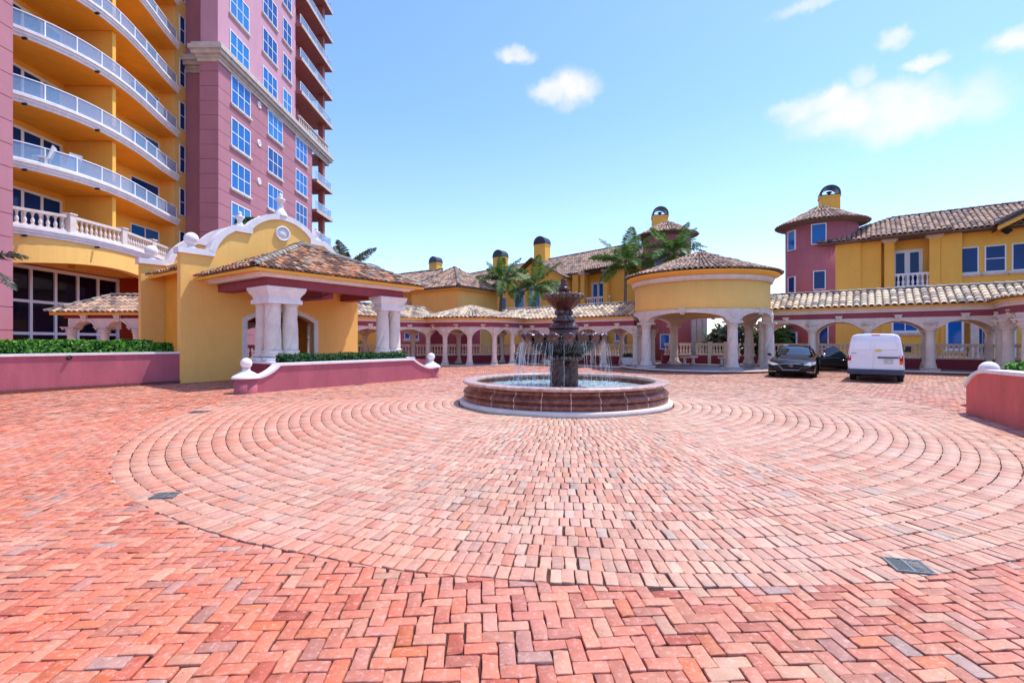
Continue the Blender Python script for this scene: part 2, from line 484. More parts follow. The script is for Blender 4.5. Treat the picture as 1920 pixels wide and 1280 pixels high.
# ================================================================ camera, sky, sun
cam = bpy.data.cameras.new('camera'); cam.sensor_width = 36; cam.lens = 36 * 900 / 1920; cam.clip_end = 30000; cam.clip_start = .05
co = bpy.data.objects.new('camera', cam); COL.objects.link(co); co.location = (0, 0, CAMZ); co.rotation_euler = (R(90), 0, 0)
SC.camera = co
SUN_EL, SUN_AZ = R(66), math.atan2(.90, .43)      # azimuth from +Y towards +X
sd = Vector((math.sin(SUN_AZ) * math.cos(SUN_EL), math.cos(SUN_AZ) * math.cos(SUN_EL), math.sin(SUN_EL)))
sl = bpy.data.lights.new('sun', 'SUN'); sl.energy = 2.5; sl.angle = R(.5); sl.color = (1, .955, .88)
so = bpy.data.objects.new('sun', sl); COL.objects.link(so); so.location = (20, 20, 60)
so.rotation_euler = sd.to_track_quat('Z', 'Y').to_euler()

W = bpy.data.worlds.new('World'); SC.world = W; W.use_nodes = True
wt = W.node_tree; WN = wt.nodes; WL = wt.links
sky = WN.new('ShaderNodeTexSky'); sky.sky_type = 'NISHITA'; sky.sun_disc = False
sky.sun_elevation = SUN_EL; sky.sun_rotation = SUN_AZ; sky.air_density = 1.1; sky.dust_density = .5; sky.ozone_density = 2.2; sky.altitude = 0
bg = WN['Background']; bg.inputs[1].default_value = .15
tc = WN.new('ShaderNodeTexCoord')
# clouds: soft blobs at fixed directions of the sky, broken up by noise
nz = WN.new('ShaderNodeTexNoise'); nz.inputs['Scale'].default_value = 21; nz.inputs['Detail'].default_value = 8; nz.inputs['Roughness'].default_value = .6
WL.new(tc.outputs['Generated'], nz.inputs['Vector'])
sub = WN.new('ShaderNodeVectorMath'); sub.operation = 'SUBTRACT'; sub.inputs[1].default_value = (.5, .5, .5); WL.new(nz.outputs['Color'], sub.inputs[0])
scl = WN.new('ShaderNodeVectorMath'); scl.operation = 'SCALE'; scl.inputs['Scale'].default_value = .05; WL.new(sub.outputs[0], scl.inputs[0])
wv = WN.new('ShaderNodeVectorMath'); wv.operation = 'ADD'; WL.new(tc.outputs['Generated'], wv.inputs[0]); WL.new(scl.outputs[0], wv.inputs[1])
def cloud_dir(px, py):
    return Vector(((px - 960) / 900, 1, (640 - py) / 900)).normalized()
clouds = [(1625, 205, 110, 36, 1.0), (1540, 196, 70, 24, .9), (1700, 215, 90, 40, .95), (1760, 205, 70, 30, .8), (1830, 185, 50, 45, .5), (1615, 150, 20, 22, .6), (1640, 232, 90, 18, .5),
          (1075, 165, 42, 30, 1.0), (1035, 175, 38, 20, .9), (1065, 190, 35, 16, .5), (967, 106, 32, 15, .9), (1677, 77, 24, 18, .8), (1740, 116, 32, 15, .85), (1905, 78, 34, 18, .95), (1520, 6, 60, 14, .6), (1490, 200, 40, 18, .6)]
acc = None
for px, py, rx, ry, w in clouds:
    d = cloud_dir(px, py); k = 1 / math.sqrt(((px - 960) / 900) ** 2 + 1 + ((640 - py) / 900) ** 2)
    ux = Vector((d.y, -d.x, 0)).normalized(); uz = ux.cross(d).normalized()
    sx, sz = rx / 900 * k, ry / 900 * k
    s1 = WN.new('ShaderNodeVectorMath'); s1.operation = 'SUBTRACT'; WL.new(wv.outputs[0], s1.inputs[0]); s1.inputs[1].default_value = d
    a = WN.new('ShaderNodeVectorMath'); a.operation = 'DOT_PRODUCT'; WL.new(s1.outputs[0], a.inputs[0]); a.inputs[1].default_value = ux / sx
    b = WN.new('ShaderNodeVectorMath'); b.operation = 'DOT_PRODUCT'; WL.new(s1.outputs[0], b.inputs[0]); b.inputs[1].default_value = uz / sz
    c = WN.new('ShaderNodeCombineXYZ'); WL.new(a.outputs['Value'], c.inputs[0]); WL.new(b.outputs['Value'], c.inputs[1])
    l = WN.new('ShaderNodeVectorMath'); l.operation = 'LENGTH'; WL.new(c.outputs[0], l.inputs[0])
    mr = WN.new('ShaderNodeMapRange'); mr.interpolation_type = 'SMOOTHSTEP'; mr.inputs[1].default_value = 1.4; mr.inputs[2].default_value = .35; mr.inputs[3].default_value = 0; mr.inputs[4].default_value = w
    WL.new(l.outputs['Value'], mr.inputs[0])
    # only the front half of the sky
    g = WN.new('ShaderNodeMath'); g.operation = 'MAXIMUM' if acc else 'ADD'
    WL.new(mr.outputs[0], g.inputs[0])
    if acc: WL.new(acc, g.inputs[1])
    else: g.inputs[1].default_value = 0
    acc = g.outputs[0]
nz2 = WN.new('ShaderNodeTexNoise'); nz2.inputs['Scale'].default_value = 26; nz2.inputs['Detail'].default_value = 8; WL.new(tc.outputs['Generated'], nz2.inputs['Vector'])
mr2 = WN.new('ShaderNodeMapRange'); mr2.inputs[1].default_value = .3; mr2.inputs[2].default_value = .65; mr2.inputs[3].default_value = .62; mr2.inputs[4].default_value = 1; WL.new(nz2.outputs['Fac'], mr2.inputs[0])
cm = WN.new('ShaderNodeMath'); cm.operation = 'MULTIPLY'; WL.new(acc, cm.inputs[0]); WL.new(mr2.outputs[0], cm.inputs[1])
mixc = WN.new('ShaderNodeMix'); mixc.data_type = 'RGBA'; WL.new(cm.outputs[0], mixc.inputs[0])
hs = WN.new('ShaderNodeHueSaturation'); hs.inputs['Saturation'].default_value = 1.0; hs.inputs['Value'].default_value = 1.0
WL.new(sky.outputs[0], hs.inputs['Color']); tint = WN.new('ShaderNodeMix'); tint.data_type = 'RGBA'; tint.blend_type = 'MULTIPLY'; tint.inputs[0].default_value = 1; sx_ = WN.new('ShaderNodeSeparateXYZ'); WL.new(tc.outputs['Generated'], sx_.inputs[0]); tr_ = WN.new('ShaderNodeValToRGB'); tr_.color_ramp.elements[0].position = 0; tr_.color_ramp.elements[0].color = (.88, .87, 1, 1); tr_.color_ramp.elements[1].position = .42; tr_.color_ramp.elements[1].color = (.66, .77, 1, 1); WL.new(sx_.outputs[2], tr_.inputs[0]); WL.new(tr_.outputs[0], tint.inputs[7]); WL.new(hs.outputs[0], tint.inputs[6]); WL.new(tint.outputs[2], mixc.inputs[6]); mixc.inputs[7].default_value = (3.6, 3.5, 3.45, 1)
WL.new(mixc.outputs[2], bg.inputs[0])
SC.view_settings.view_transform = 'Standard'; SC.view_settings.look = 'None'; SC.view_settings.gamma = 1
SC.view_settings.use_curve_mapping = False
SC.view_settings.exposure = 1.0

# ================================================================ ground, paving, sea
FX, FY = 1.36, 12.6
PITCH, RIN = .2115, 2.76
RING = RIN + 30 * PITCH
def sstep(a, b, x):
    t = np.clip((x - a) / (b - a), 0, 1); return t * t * (3 - 2 * t)
def gz(x, y):
    """the court dips a little towards the drains on the camera's side"""
    dx, dy = np.asarray(x) - FX, np.asarray(y) - FY
    r = np.hypot(dx, dy) + 1e-9
    ph = np.degrees(np.arccos(np.clip(-dy / r, -1, 1)))
    return -.22 * sstep(2.8, 9.0, r) * sstep(104, 48, ph) + .006 * np.sin(1.9 * dx + .7 * dy) * np.sin(1.6 * dy - .5 * dx) + .004 * np.sin(3.3 * dx - 2.1 * dy)

def np_mesh(name, V, loops, counts, colors=None):
    me = bpy.data.meshes.new(name)
    me.vertices.add(len(V)); me.vertices.foreach_set('co', V.astype(np.float32).ravel())
    me.loops.add(len(loops)); me.loops.foreach_set('vertex_index', loops.astype(np.int32))
    st = np.concatenate([[0], np.cumsum(counts)[:-1]]).astype(np.int32)
    me.polygons.add(len(counts)); me.polygons.foreach_set('loop_start', st)
    try: me.polygons.foreach_set('loop_total', counts.astype(np.int32))
    except Exception: pass
    if colors is not None:
        a = me.color_attributes.new('Col', 'FLOAT_COLOR', 'POINT'); a.data.foreach_set('color', colors.astype(np.float32).ravel())
    me.update(calc_edges=True); me.validate()
    return me

# ground sheet: fine near the court, coarse to the shore
xs = np.concatenate([np.linspace(-260, -34, 8), np.linspace(-30, 30, 241), np.linspace(34, 260, 8)])
ys = np.concatenate([np.linspace(-260, -12, 8), np.linspace(-8, 40, 193), np.linspace(44, 92, 7)])
gx, gy = np.meshgrid(xs, ys)
V = np.stack([gx.ravel(), gy.ravel(), (gz(gx, gy) - .02).ravel()], 1)
nx, ny = len(xs), len(ys)
ii = (np.arange(ny - 1)[:, None] * nx + np.arange(nx - 1)[None]).ravel()
Lp = np.stack([ii, ii + 1, ii + nx + 1, ii + nx], 1).ravel()
gm = np_mesh('ground', V, Lp, np.full(len(ii), 4)); gm.materials.append(M['ground'])
setting('ground', gm, None)

mw = mat('sea_water', lin(70, 130, 160), rough=.12, spec=.5, var=.1, scale=.02, bump=.3, bscale=.8)
sb = MB(); sb.quad((-9000, 60, -5), (9000, 60, -5), (9000, 16000, -5), (-9000, 16000, -5))
setting('water', sb, mw)
bk = MB(); bk.quad((-260, 92, -5.2), (260, 92, -5.2), (260, 92, -.022), (-260, 92, -.022))
setting('shore_wall', bk, M['cream'])

# bricks -------------------------------------------------------------------
rs = np.random.RandomState(3)
pal = np.array([lin(*c)[:3] for c in [(214, 132, 116), (210, 138, 126), (218, 144, 126), (204, 120, 106), (214, 126, 96), (220, 154, 136), (194, 138, 134), (178, 146, 148), (192, 98, 84), (222, 172, 156), (208, 112, 76), (164, 146, 152), (208, 158, 144)]])
pw = np.array([.20, .18, .16, .10, .05, .11, .06, .03, .035, .03, .02, .008, .04]); pw /= pw.sum()

def brick_cols(cx, cy):
    n = len(cx)
    c = pal[rs.choice(len(pal), n, p=pw)] * rs.uniform(.6, .9, (n, 1)) * np.array([1.03, 1.0, .80])
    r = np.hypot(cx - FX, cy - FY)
    # backlit sheen painted pale round the basin, rings and far bricks paler too; warmer bricks far left and near lower left
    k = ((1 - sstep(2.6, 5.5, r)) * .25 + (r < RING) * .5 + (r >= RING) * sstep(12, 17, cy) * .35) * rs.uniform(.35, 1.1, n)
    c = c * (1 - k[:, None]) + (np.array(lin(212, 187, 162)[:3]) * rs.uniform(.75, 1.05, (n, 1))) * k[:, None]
    o = (sstep(-2, -9, cx - .35 * cy) * .45 + sstep(3.6, 1.2, np.hypot(cx + 1.9, cy - 2.2)) * .6) * rs.uniform(.1, 1, n)
    return c * (1 - o[:, None]) + np.array(lin(226, 112, 78)[:3]) * o[:, None]

VV, LL, CC, KK = [], [], [], []
base = 0
def emit(cx, cy, ang, hl, hw, detail, clampr=None):
    """bricks as meshes: detail 2 worn outlines with soft edges, 1 chamfered, 0 a top face only"""
    global base
    n = len(cx)
    if not n: return
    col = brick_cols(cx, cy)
    if detail == 2:
        q = .006
        o = np.array([(-1, -1, q, 0), (0, -1, 0, 0), (1, -1, -q, 0), (1, -1, 0, q), (1, 0, 0, 0), (1, 1, 0, -q), (1, 1, -q, 0), (0, 1, 0, 0), (-1, 1, q, 0), (-1, 1, 0, -q), (-1, 0, 0, 0), (-1, -1, 0, q)], float)
        m = 12
    else:
        o = np.array([(-1, -1, 0, 0), (1, -1, 0, 0), (1, 1, 0, 0), (-1, 1, 0, 0)], float); m = 4
    lx = o[None, :, 0] * hl[:, None] + o[None, :, 2]; ly = o[None, :, 1] * hw[:, None] + o[None, :, 3]
    j = .003 if detail == 2 else .0015
    lx = lx + rs.normal(0, j, (n, m)); ly = ly + rs.normal(0, j, (n, m))
    zt = rs.normal(0, .0022, n); tx = rs.normal(0, .012, n); ty = rs.normal(0, .022, n)
    ca, sa = np.cos(ang)[:, None], np.sin(ang)[:, None]
    def ring(s, dz):
        ax = lx - np.sign(lx) * np.minimum(np.abs(lx), s); ay = ly - np.sign(ly) * np.minimum(np.abs(ly), s)
        X = cx[:, None] + ax * ca - ay * sa; Y = cy[:, None] + ax * sa + ay * ca
        if clampr is not None:
            dx, dy = X - FX, Y - FY; r = np.hypot(dx, dy); k = np.where(r < clampr, clampr / r, 1)
            X = FX + dx * k; Y = FY + dy * k
        Z = gz(X, Y) + zt[:, None] + ax * tx[:, None] + ay * ty[:, None] + dz
        return np.stack([X, Y, Z], 2)
    if detail == 2: rings = [ring(.0055, 0), ring(.0015, -.0022), ring(0, -.006), ring(0, -.03)]
    elif detail == 1: rings = [ring(.004, 0), ring(0, -.007)]
    else: rings = [ring(0, 0)]
    V = np.concatenate(rings, 1)                        # n, m*k, 3
    k = len(rings); mm = m * k
    b = base + np.arange(n)[:, None] * mm
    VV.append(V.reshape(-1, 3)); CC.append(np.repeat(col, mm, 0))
    LL.append((b + np.arange(m)[None]).ravel()); KK.append(np.full(n, m))
    i = np.arange(m); jn = (i + 1) % m
    for a in range(k - 1):
        f = np.stack([(a + 1) * m + i, (a + 1) * m + jn, a * m + jn, a * m + i], 1).ravel()
        LL.append((b + f[None]).ravel()); KK.append(np.full(n * m, 4))
    base += n * mm

def emit_all(cx, cy, ang, hl, hw, clampr=None):
    vis = (np.abs(cx) < cy * 1.25 + 7) & (cy > -2.5)
    cx, cy, ang, hl, hw = [a[vis] for a in (cx, cy, ang, hl, hw)]
    d = np.hypot(cx, cy)
    for k, s in ((2, d < 7.2), (1, (d >= 7.2) & (d < 14)), (0, d >= 14)):
        emit(cx[s], cy[s], ang[s], hl[s], hw[s], k, clampr)

# rings round the fountain
pitch, r0, nr = PITCH, RIN, 30
wob = rs.uniform(0, 6.28, (8, 2))
for k in range(nr):
    rr = r0 + (k + .5) * pitch; n = int(2 * math.pi * rr / .102)
    th = (np.arange(n) + rs.uniform(0, 1)) * 2 * math.pi / n + rs.normal(0, .0006, n)
    w = .012 * np.sin(3 * th + k * .1) + .010 * np.sin(7 * th + k * .16 + 1) + .006 * np.sin(13 * th - k * .2)
    rad = rr + w + rs.normal(0, .003, n)
    emit_all(FX + rad * np.cos(th), FY + rad * np.sin(th), th + rs.normal(0, .012, n), np.full(n, pitch / 2 - .0042) * rs.uniform(.985, 1.01, n), np.full(n, math.pi * rr / n - .0036) * rs.uniform(.97, 1.01, n))
# herringbone everywhere else
u = .1025; A0 = R(4)
gi, gj = np.meshgrid(np.arange(-345, 345), np.arange(-30, 385)); gi = gi.ravel(); gj = gj.ravel()
k = (gi - gj) % 4
hx, hy = gi[k == 0] + 1.0, gj[k == 0] + .5
vx, vy = gi[k == 3] + .5, gj[k == 3] + 1.0
cx = np.concatenate([hx, vx]) * u; cy = np.concatenate([hy, vy]) * u
an = np.concatenate([np.zeros(len(hx)), np.full(len(vx), math.pi / 2)])
X = cx * math.cos(A0) - cy * math.sin(A0); Y = cx * math.sin(A0) + cy * math.cos(A0)
n = len(X)
wx = .012 * np.sin(X * 1.7 + Y * .6) + .01 * np.sin(Y * 2.3 - X * .8); wy = .012 * np.sin(X * 1.3 - Y * 1.1) + .008 * np.sin(X * 3.1)
X += wx + rs.normal(0, .0022, n); Y += wy + rs.normal(0, .0022, n)
r = np.hypot(X - FX, Y - FY)
keep = (r > RING - .05) & (Y < 36) & (X > -24) & (X < 26)
X, Y, an = X[keep], Y[keep], an[keep]; n = len(X)
emit_all(X, Y, an + A0 + rs.normal(0, .012, n), np.full(n, u - .0042) * rs.uniform(.985, 1.005, n), np.full(n, u / 2 - .004) * rs.uniform(.97, 1.01, n), clampr=RING + .008)
V = np.concatenate(VV); Lp = np.concatenate(LL); Kc = np.concatenate(KK)
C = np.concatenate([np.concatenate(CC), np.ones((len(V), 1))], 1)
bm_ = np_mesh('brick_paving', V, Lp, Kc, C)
m = bpy.data.materials.new('paving_brick'); m.use_nodes = True
t = m.node_tree; N = t.nodes; L = t.links; p = N['Principled BSDF']
at = N.new('ShaderNodeVertexColor'); at.layer_name = 'Col'
g = N.new('ShaderNodeNewGeometry')
def noise(sc, det=5, rough=.6):
    q = N.new('ShaderNodeTexNoise'); q.inputs['Scale'].default_value = sc; q.inputs['Detail'].default_value = det; q.inputs['Roughness'].default_value = rough
    L.new(g.outputs['Position'], q.inputs['Vector']); return q.outputs['Fac']
def mrange(src, a, b, c, d):
    q = N.new('ShaderNodeMapRange'); q.inputs[1].default_value = a; q.inputs[2].default_value = b; q.inputs[3].default_value = c; q.inputs[4].default_value = d
    L.new(src, q.inputs[0]); return q.outputs[0]
def mixc_(fac, a, b, mode='MIX'):
    q = N.new('ShaderNodeMix'); q.data_type = 'RGBA'; q.blend_type = mode
    for s, i in ((fac, 0), (a, 6), (b, 7)):
        if isinstance(s, (int, float)): q.inputs[i].default_value = s
        elif isinstance(s, tuple): q.inputs[i].default_value = s
        else: L.new(s, q.inputs[i])
    return q.outputs[2]
c1 = mixc_(1.0, at.outputs[0], mrange(noise(11), .3, .7, .86, 1.1), 'MULTIPLY')
c1 = mixc_(mrange(noise(28, 6, .7), .52, .68, 0, .42), c1, lin(232, 190, 176))           # worn pale film
c1 = mixc_(mrange(noise(75, 3), .62, .7, 0, .65), c1, lin(110, 52, 46))                  # pits
c1 = mixc_(mrange(noise(.55, 3), .5, .75, 0, .3), c1, lin(228, 186, 172))                # broad faded areas
c1 = mixc_(mrange(noise(1.3, 6, .7), .55, .72, 0, .3), c1, lin(150, 62, 52))                 # damp or oily areas
L.new(c1, p.inputs['Base Color'])
L.new(mrange(noise(14), .3, .7, .5, .72), p.inputs['Roughness']); p.inputs['Specular IOR Level'].default_value = .45
b1 = N.new('ShaderNodeBump'); b1.inputs['Strength'].default_value = .5; b1.inputs['Distance'].default_value = .006; L.new(noise(55, 6, .7), b1.inputs['Height'])
L.new(b1.outputs[0], p.inputs['Normal'])
bm_.materials.append(m)
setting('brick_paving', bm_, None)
# joint sand on the ground sheet: dark soil with pale sand
t = M['ground'].node_tree

# drain grates --------------------------------------------------------------
def drain(x, y, w, h, rz, label):
    z = float(gz(x, y))
    mb = MB(); t_ = .018
    mb.box(-w / 2, w / 2, -h / 2, -h / 2 + t_, -.01, .008); mb.box(-w / 2, w / 2, h / 2 - t_, h / 2, -.01, .008)
    mb.box(-w / 2, -w / 2 + t_, -h / 2 + t_, h / 2 - t_, -.01, .008); mb.box(w / 2 - t_, w / 2, -h / 2 + t_, h / 2 - t_, -.01, .008)
    mb.box(-.012, .012, -h / 2 + t_, h / 2 - t_, -.01, .0075)
    n = 9
    for sx in (-1, 1):
        for i in range(n):
            c = (i + .5) / n
            x0, x1 = sorted((sx * .016, sx * (w / 2 - t_)))
            yy = -h / 2 + t_ + (h - 2 * t_) * c
            d = .02
            mb.add([(x0, yy - .006 - sx * d, .006), (x1, yy - .006 + sx * d, .006), (x1, yy + .006 + sx * d, .006), (x0, yy + .006 - sx * d, .006)], [(0, 1, 2, 3)])
    o = part('drain_grate', mb, M['drain'], None, (x, y, z + .004), rz)
    tag(o, label, 'drain', 'drain grates in the brick paving')
    q = MB(); q.box(-w / 2 + .004, w / 2 - .004, -h / 2 + .004, h / 2 - .004, -.012, -.003)
    part('sump', q, M['black'], o, local=True)
M['drain'] = mat('grey_cast_grate', lin(120, 124, 126), rough=.5, var=.2, scale=20, bump=0, metal=.3)
M['black'] = mat('black_void', lin(14, 14, 16), rough=.9, var=0, bump=0)
def ground_pt(px, py):
    z = 0
    for _ in range(30):
        D = (CAMZ - z) * 900 / (py - 640); X_ = (px - 960) / 900 * D; z = float(gz(X_, D))
    return X_, D
x, y = ground_pt(310, 929); drain(x, y, .26, .2, R(8), 'grey drain grate with slanted bars in the outer brick ring on the left')
x, y = ground_pt(1703, 1061); drain(x, y, .27, .25, R(-14), 'grey drain grate with chevron bars in the outer brick ring at lower right')
x, y = ground_pt(375, 772); drain(x, y, .4, .3, R(10), 'small dark drain grate in the paving in front of the gatehouse')
x, y = ground_pt(674, 721.5); drain(x, y, .3, .25, R(35), 'small dark drain grate at the foot of the long purple planter wall')
# ================================================================ fountain
def stone_mat(name, a, b, c, rough=.35, bump=.6, bs=22):
    m = bpy.data.materials.new(name); m.use_nodes = True
    t = m.node_tree; N = t.nodes; L = t.links; p = N['Principled BSDF']
    g = N.new('ShaderNodeNewGeometry')
    n1 = N.new('ShaderNodeTexNoise'); n1.inputs['Scale'].default_value = 7; n1.inputs['Detail'].default_value = 8; n1.inputs['Roughness'].default_value = .7
    L.new(g.outputs['Position'], n1.inputs['Vector'])
    r = N.new('ShaderNodeValToRGB'); e = r.color_ramp.elements
    e[0].position = .3; e[0].color = a; e[1].position = .75; e[1].color = c; x = e.new(.5); x.color = b
    L.new(n1.outputs['Fac'], r.inputs[0]); L.new(r.outputs[0], p.inputs['Base Color'])
    p.inputs['Roughness'].default_value = rough; p.inputs['Specular IOR Level'].default_value = .6
    n2 = N.new('ShaderNodeTexNoise'); n2.inputs['Scale'].default_value = bs; n2.inputs['Detail'].default_value = 5; L.new(g.outputs['Position'], n2.inputs['Vector'])
    bp = N.new('ShaderNodeBump'); bp.inputs['Strength'].default_value = bump; bp.inputs['Distance'].default_value = .02
    L.new(n2.outputs['Fac'], bp.inputs['Height']); L.new(bp.outputs[0], p.inputs['Normal'])
    return m
M['fdark'] = stone_mat('wet_dark_red_stone', lin(34, 16, 11), lin(78, 36, 27), lin(124, 82, 68), rough=.32)
M['fleaf'] = stone_mat('wet_red_leaf_stone', lin(26, 13, 11), lin(72, 36, 30), lin(150, 104, 94), rough=.2)
M['fgreen'] = stone_mat('mossy_dark_stone', lin(14, 12, 9), lin(44, 34, 27), lin(112, 98, 78), rough=.25)
M['fpale'] = stone_mat('lime_crusted_stone', lin(44, 28, 24), lin(84, 64, 60), lin(150, 136, 132), rough=.3)
M['basin'] = stone_mat('red_brown_travertine', lin(66, 30, 22), lin(118, 60, 43), lin(164, 108, 88), rough=.3, bump=.2)
M['joint'] = mat('pale_mortar_joint', lin(222, 186, 168), var=.2, scale=20, bump=0)
M['rimtop'] = stone_mat('pinkish_rim_stone', lin(140, 100, 90), lin(190, 156, 146), lin(216, 196, 188), rough=.35, bump=.15)

F = thing('fountain', 'large tiered dark red stone fountain with leaf bowls, spilling water into a round basin', 'fountain', (FX, FY, 0))
def fl(name, prof, m, seg=48, mod=None, cap=True, label=None):
    b = MB(); b.lathe(prof, seg, mod=mod, cap=cap); return part(name, b, M[m], F, local=True, label=label)
fl('base_ring', [(2.70, -.06), (2.72, .02), (2.72, .075), (2.69, .1), (2.5, .1)], 'cream', 96, label='worn white stone ring at the foot of the basin')
# basin wall: outer ogee, rim, inner face, floor
prof = [(2.6, .1), (2.615, .13), (2.615, .19), (2.60, .215), (2.555, .225), (2.555, .24), (2.60, .25), (2.625, .28), (2.62, .32), (2.575, .365), (2.52, .40), (2.50, .44), (2.515, .475), (2.56, .495)]
rim = [(2.55, .497), (2.60, .505), (2.635, .525), (2.64, .555), (2.62, .58), (2.585, .59), (2.35, .59), (2.315, .575), (2.30, .545), (2.31, .51)]
b = MB(); b.lathe(prof, 120, cap=False); b.lathe([(2.33, .51), (2.33, .12), (.2, .1)], 120, cap=False)
for k in range(26):
    t = 2 * math.pi * (k + .3) / 26
    v = []; d = .0035
    for r_, z_ in prof:
        for s in (-1, 1):
            q = r_ + .003; v.append((q * math.cos(t + s * d), q * math.sin(t + s * d), z_))
    b.add(v, [(2 * i, 2 * i + 1, 2 * i + 3, 2 * i + 2) for i in range(len(prof) - 1)], 1)
part('basin', b, [M['basin'], M['joint']], F, local=True)
b = MB(); b.lathe(rim, 120, cap=False)
part('rim', b, M['rimtop'], F, local=True)
# pedestal: a core with four twisted columns
fl('pedestal_core', [(.27, .12), (.27, 1.12)], 'fdark', 24)
for sx, sy in ((-1, -1), (1, -1), (1, 1), (-1, 1)):
    c = MB()
    def mod(t, z, k): return 1.03 - .15 * abs(math.cos(2.5 * t - z * 15)) ** 3
    c.lathe([(.152, .12 + i * .016) for i in range(61)], 40, mod=mod)
    a = R(12); x_, y_ = .172 * sx, .172 * sy
    part('twisted_column', c, M['fdark'], F, (x_ * math.cos(a) - y_ * math.sin(a), x_ * math.sin(a) + y_ * math.cos(a), 0), local=True)
fl('collar', [(.36, 1.04), (.40, 1.07), (.42, 1.1), (.38, 1.115)], 'fdark', 40)
b = MB()
for k in range(28):
    t = 2 * math.pi * k / 28
    b.ball((.455 * math.cos(t), .455 * math.sin(t), 1.155), .053, 10, 7, sz=1.15)
b.lathe([(.42, 1.105), (.43, 1.2)], 30)
part('egg_ring', b, M['fpale'], F, local=True)
# lower bowl with acanthus lobes and curled leaves
def lob(t, z, k): return 1 + (.035 if 0 < k < 9 else 0) * abs(math.cos(8 * t)) + (.02 if 2 < k < 8 else 0) * math.cos(32 * t + k)
bp = [(.42, 1.2), (.47, 1.23), (.57, 1.285), (.67, 1.345), (.77, 1.415), (.87, 1.485), (.95, 1.55), (1.0, 1.60), (1.0, 1.635), (.92, 1.67), (.5, 1.68)]
fl('lower_bowl', bp, 'fgreen', 160, lob)
lb = [o for o in F.children if o.name.startswith('lower_bowl')][0]
# acanthus sprays on the bowl: curled relief
b = MB()
for k in range(16):
    t = 2 * math.pi * (k + .5) / 16
    for q in (-2, -1, 0, 1, 2):
        pts = []
        for i in range(6):
            f = i / 5; r_ = .51 + .43 * f; z_ = 1.25 + .30 * f ** 1.05
            a = t + q * .035 * (1 + 1.4 * math.sin(f * 2.6)) 
            pts.append(((r_ + .03 + .02 * math.sin(f * 3)) * math.cos(a), (r_ + .03) * math.sin(a), z_))
        b.tube(pts, [.012, .02, .024, .022, .02, .014], 6)
part('acanthus_relief', b, M['fgreen'], lb, local=True)
def leaf_mesh(r0, z0, out, drop, w, rise, nu=12, nv=12, ribs=5, cup=.085):
    b = MB(); v = []
    for i in range(nu + 1):
        f = i / nu
        a = f * 2.5                              # curls over, down and back in
        r_ = r0 + out * (math.sin(a) if a < 1.57 else 1 - .32 * (1 - math.sin(a)))
        z_ = z0 + rise * math.sin(min(1, f * 1.7) * math.pi / 2) - drop * max(0, f - .35) ** 1.5 / .65 ** 1.5
        ww = w * (.62 + .38 * math.sin(math.pi * min(1, f * 1.02) ** .8)) * (1 if f < .8 else 1 - (f - .8) * 1.6)
        for j in range(nv + 1):
            g_ = j / nv * 2 - 1
            rib = .2 * cup * abs(math.cos(g_ * math.pi * ribs / 2))
            up = math.cos(g_ * 1.45)
            v.append((r_ + rib * .6 - cup * .6 * (1 - up), g_ * ww, z_ + rib - cup * (1 - up)))
    f = []
    for i in range(nu):
        for j in range(nv):
            a = i * (nv + 1) + j; f.append((a, a + 1, a + nv + 2, a + nv + 1))
    b.add(v, f, 0, True)
    # thickness: a second skin below
    v2 = [(x - .02, y, z - .035) for x, y, z in v]
    b.add(v2, [q[::-1] for q in f], 0, True)
    n = nv + 1
    edge = [i for i in range(n)]
    return b
lm = mesh_of('leaf', leaf_mesh(.56, 1.68, .57, .26, .155, .125, 14, 14, 5, .07), M['fleaf'])
for k in range(18):
    t = 2 * math.pi * (k + .5) / 18 + rnd.uniform(-.015, .015)
    part('leaf', lm, None, lb, (0, 0, 0), t, local=True)
b = MB()
for k in range(18):
    t = 2 * math.pi * k / 18
    b.ball((.98 * math.cos(t), .98 * math.sin(t), 1.66), .05, 10, 7)
part('rim_buds', b, M['fleaf'], lb, local=True)
# middle
fl('slab', [(.40, 1.66), (.385, 1.78), (.385, 1.87), (.36, 1.89)], 'fdark', 40)
def rib(t, z, k): return 1 + .05 * abs(math.cos(12 * t))
fl('skirt', [(.37, 1.885), (.385, 1.92), (.37, 1.96), (.32, 2.02), (.27, 2.06), (.25, 2.09)], 'fdark', 120, rib)
def flare(t, z, k): return 1 + (.16 if k in (1, 2) else .05) * abs(math.cos(6 * t))
fl('leaf_collar', [(.22, 2.07), (.26, 2.1), (.265, 2.14), (.20, 2.19), (.18, 2.22), (.19, 2.255)], 'fpale', 96, flare)
b = MB(); b.lathe([(.19, 2.25), (.2, 2.40)], 30)
for k in range(10):
    t = 2 * math.pi * k / 10; b.ball((.185 * math.cos(t), .185 * math.sin(t), 2.325), .062, 10, 8, sz=1.15)
part('lobed_ring', b, M['fpale'], F, local=True)
def ub(t, z, k): return 1 + (.03 if 1 < k < 8 else 0) * abs(math.cos(7 * t)) + (.03 if 2 < k < 7 else 0) * math.cos(28 * t + 2 * k)
fl('upper_bowl', [(.2, 2.4), (.225, 2.42), (.27, 2.45), (.33, 2.52), (.39, 2.6), (.44, 2.68), (.47, 2.73), (.48, 2.76), (.4, 2.77), (.1, 2.74)], 'fdark', 140, ub)
ubo = [o for o in F.children if o.name.startswith('upper_bowl')][0]
lm2 = mesh_of('petal', leaf_mesh(.33, 2.775, .215, .085, .088, .045, 9, 8, 4, .05), M['fpale'])
for k in range(18): part('petal', lm2, None, ubo, (0, 0, 0), 2 * math.pi * k / 18, local=True)
def fin(t, z, k): return 1 + .08 * abs(math.cos(6 * t)) if 1 < k < 6 else 1
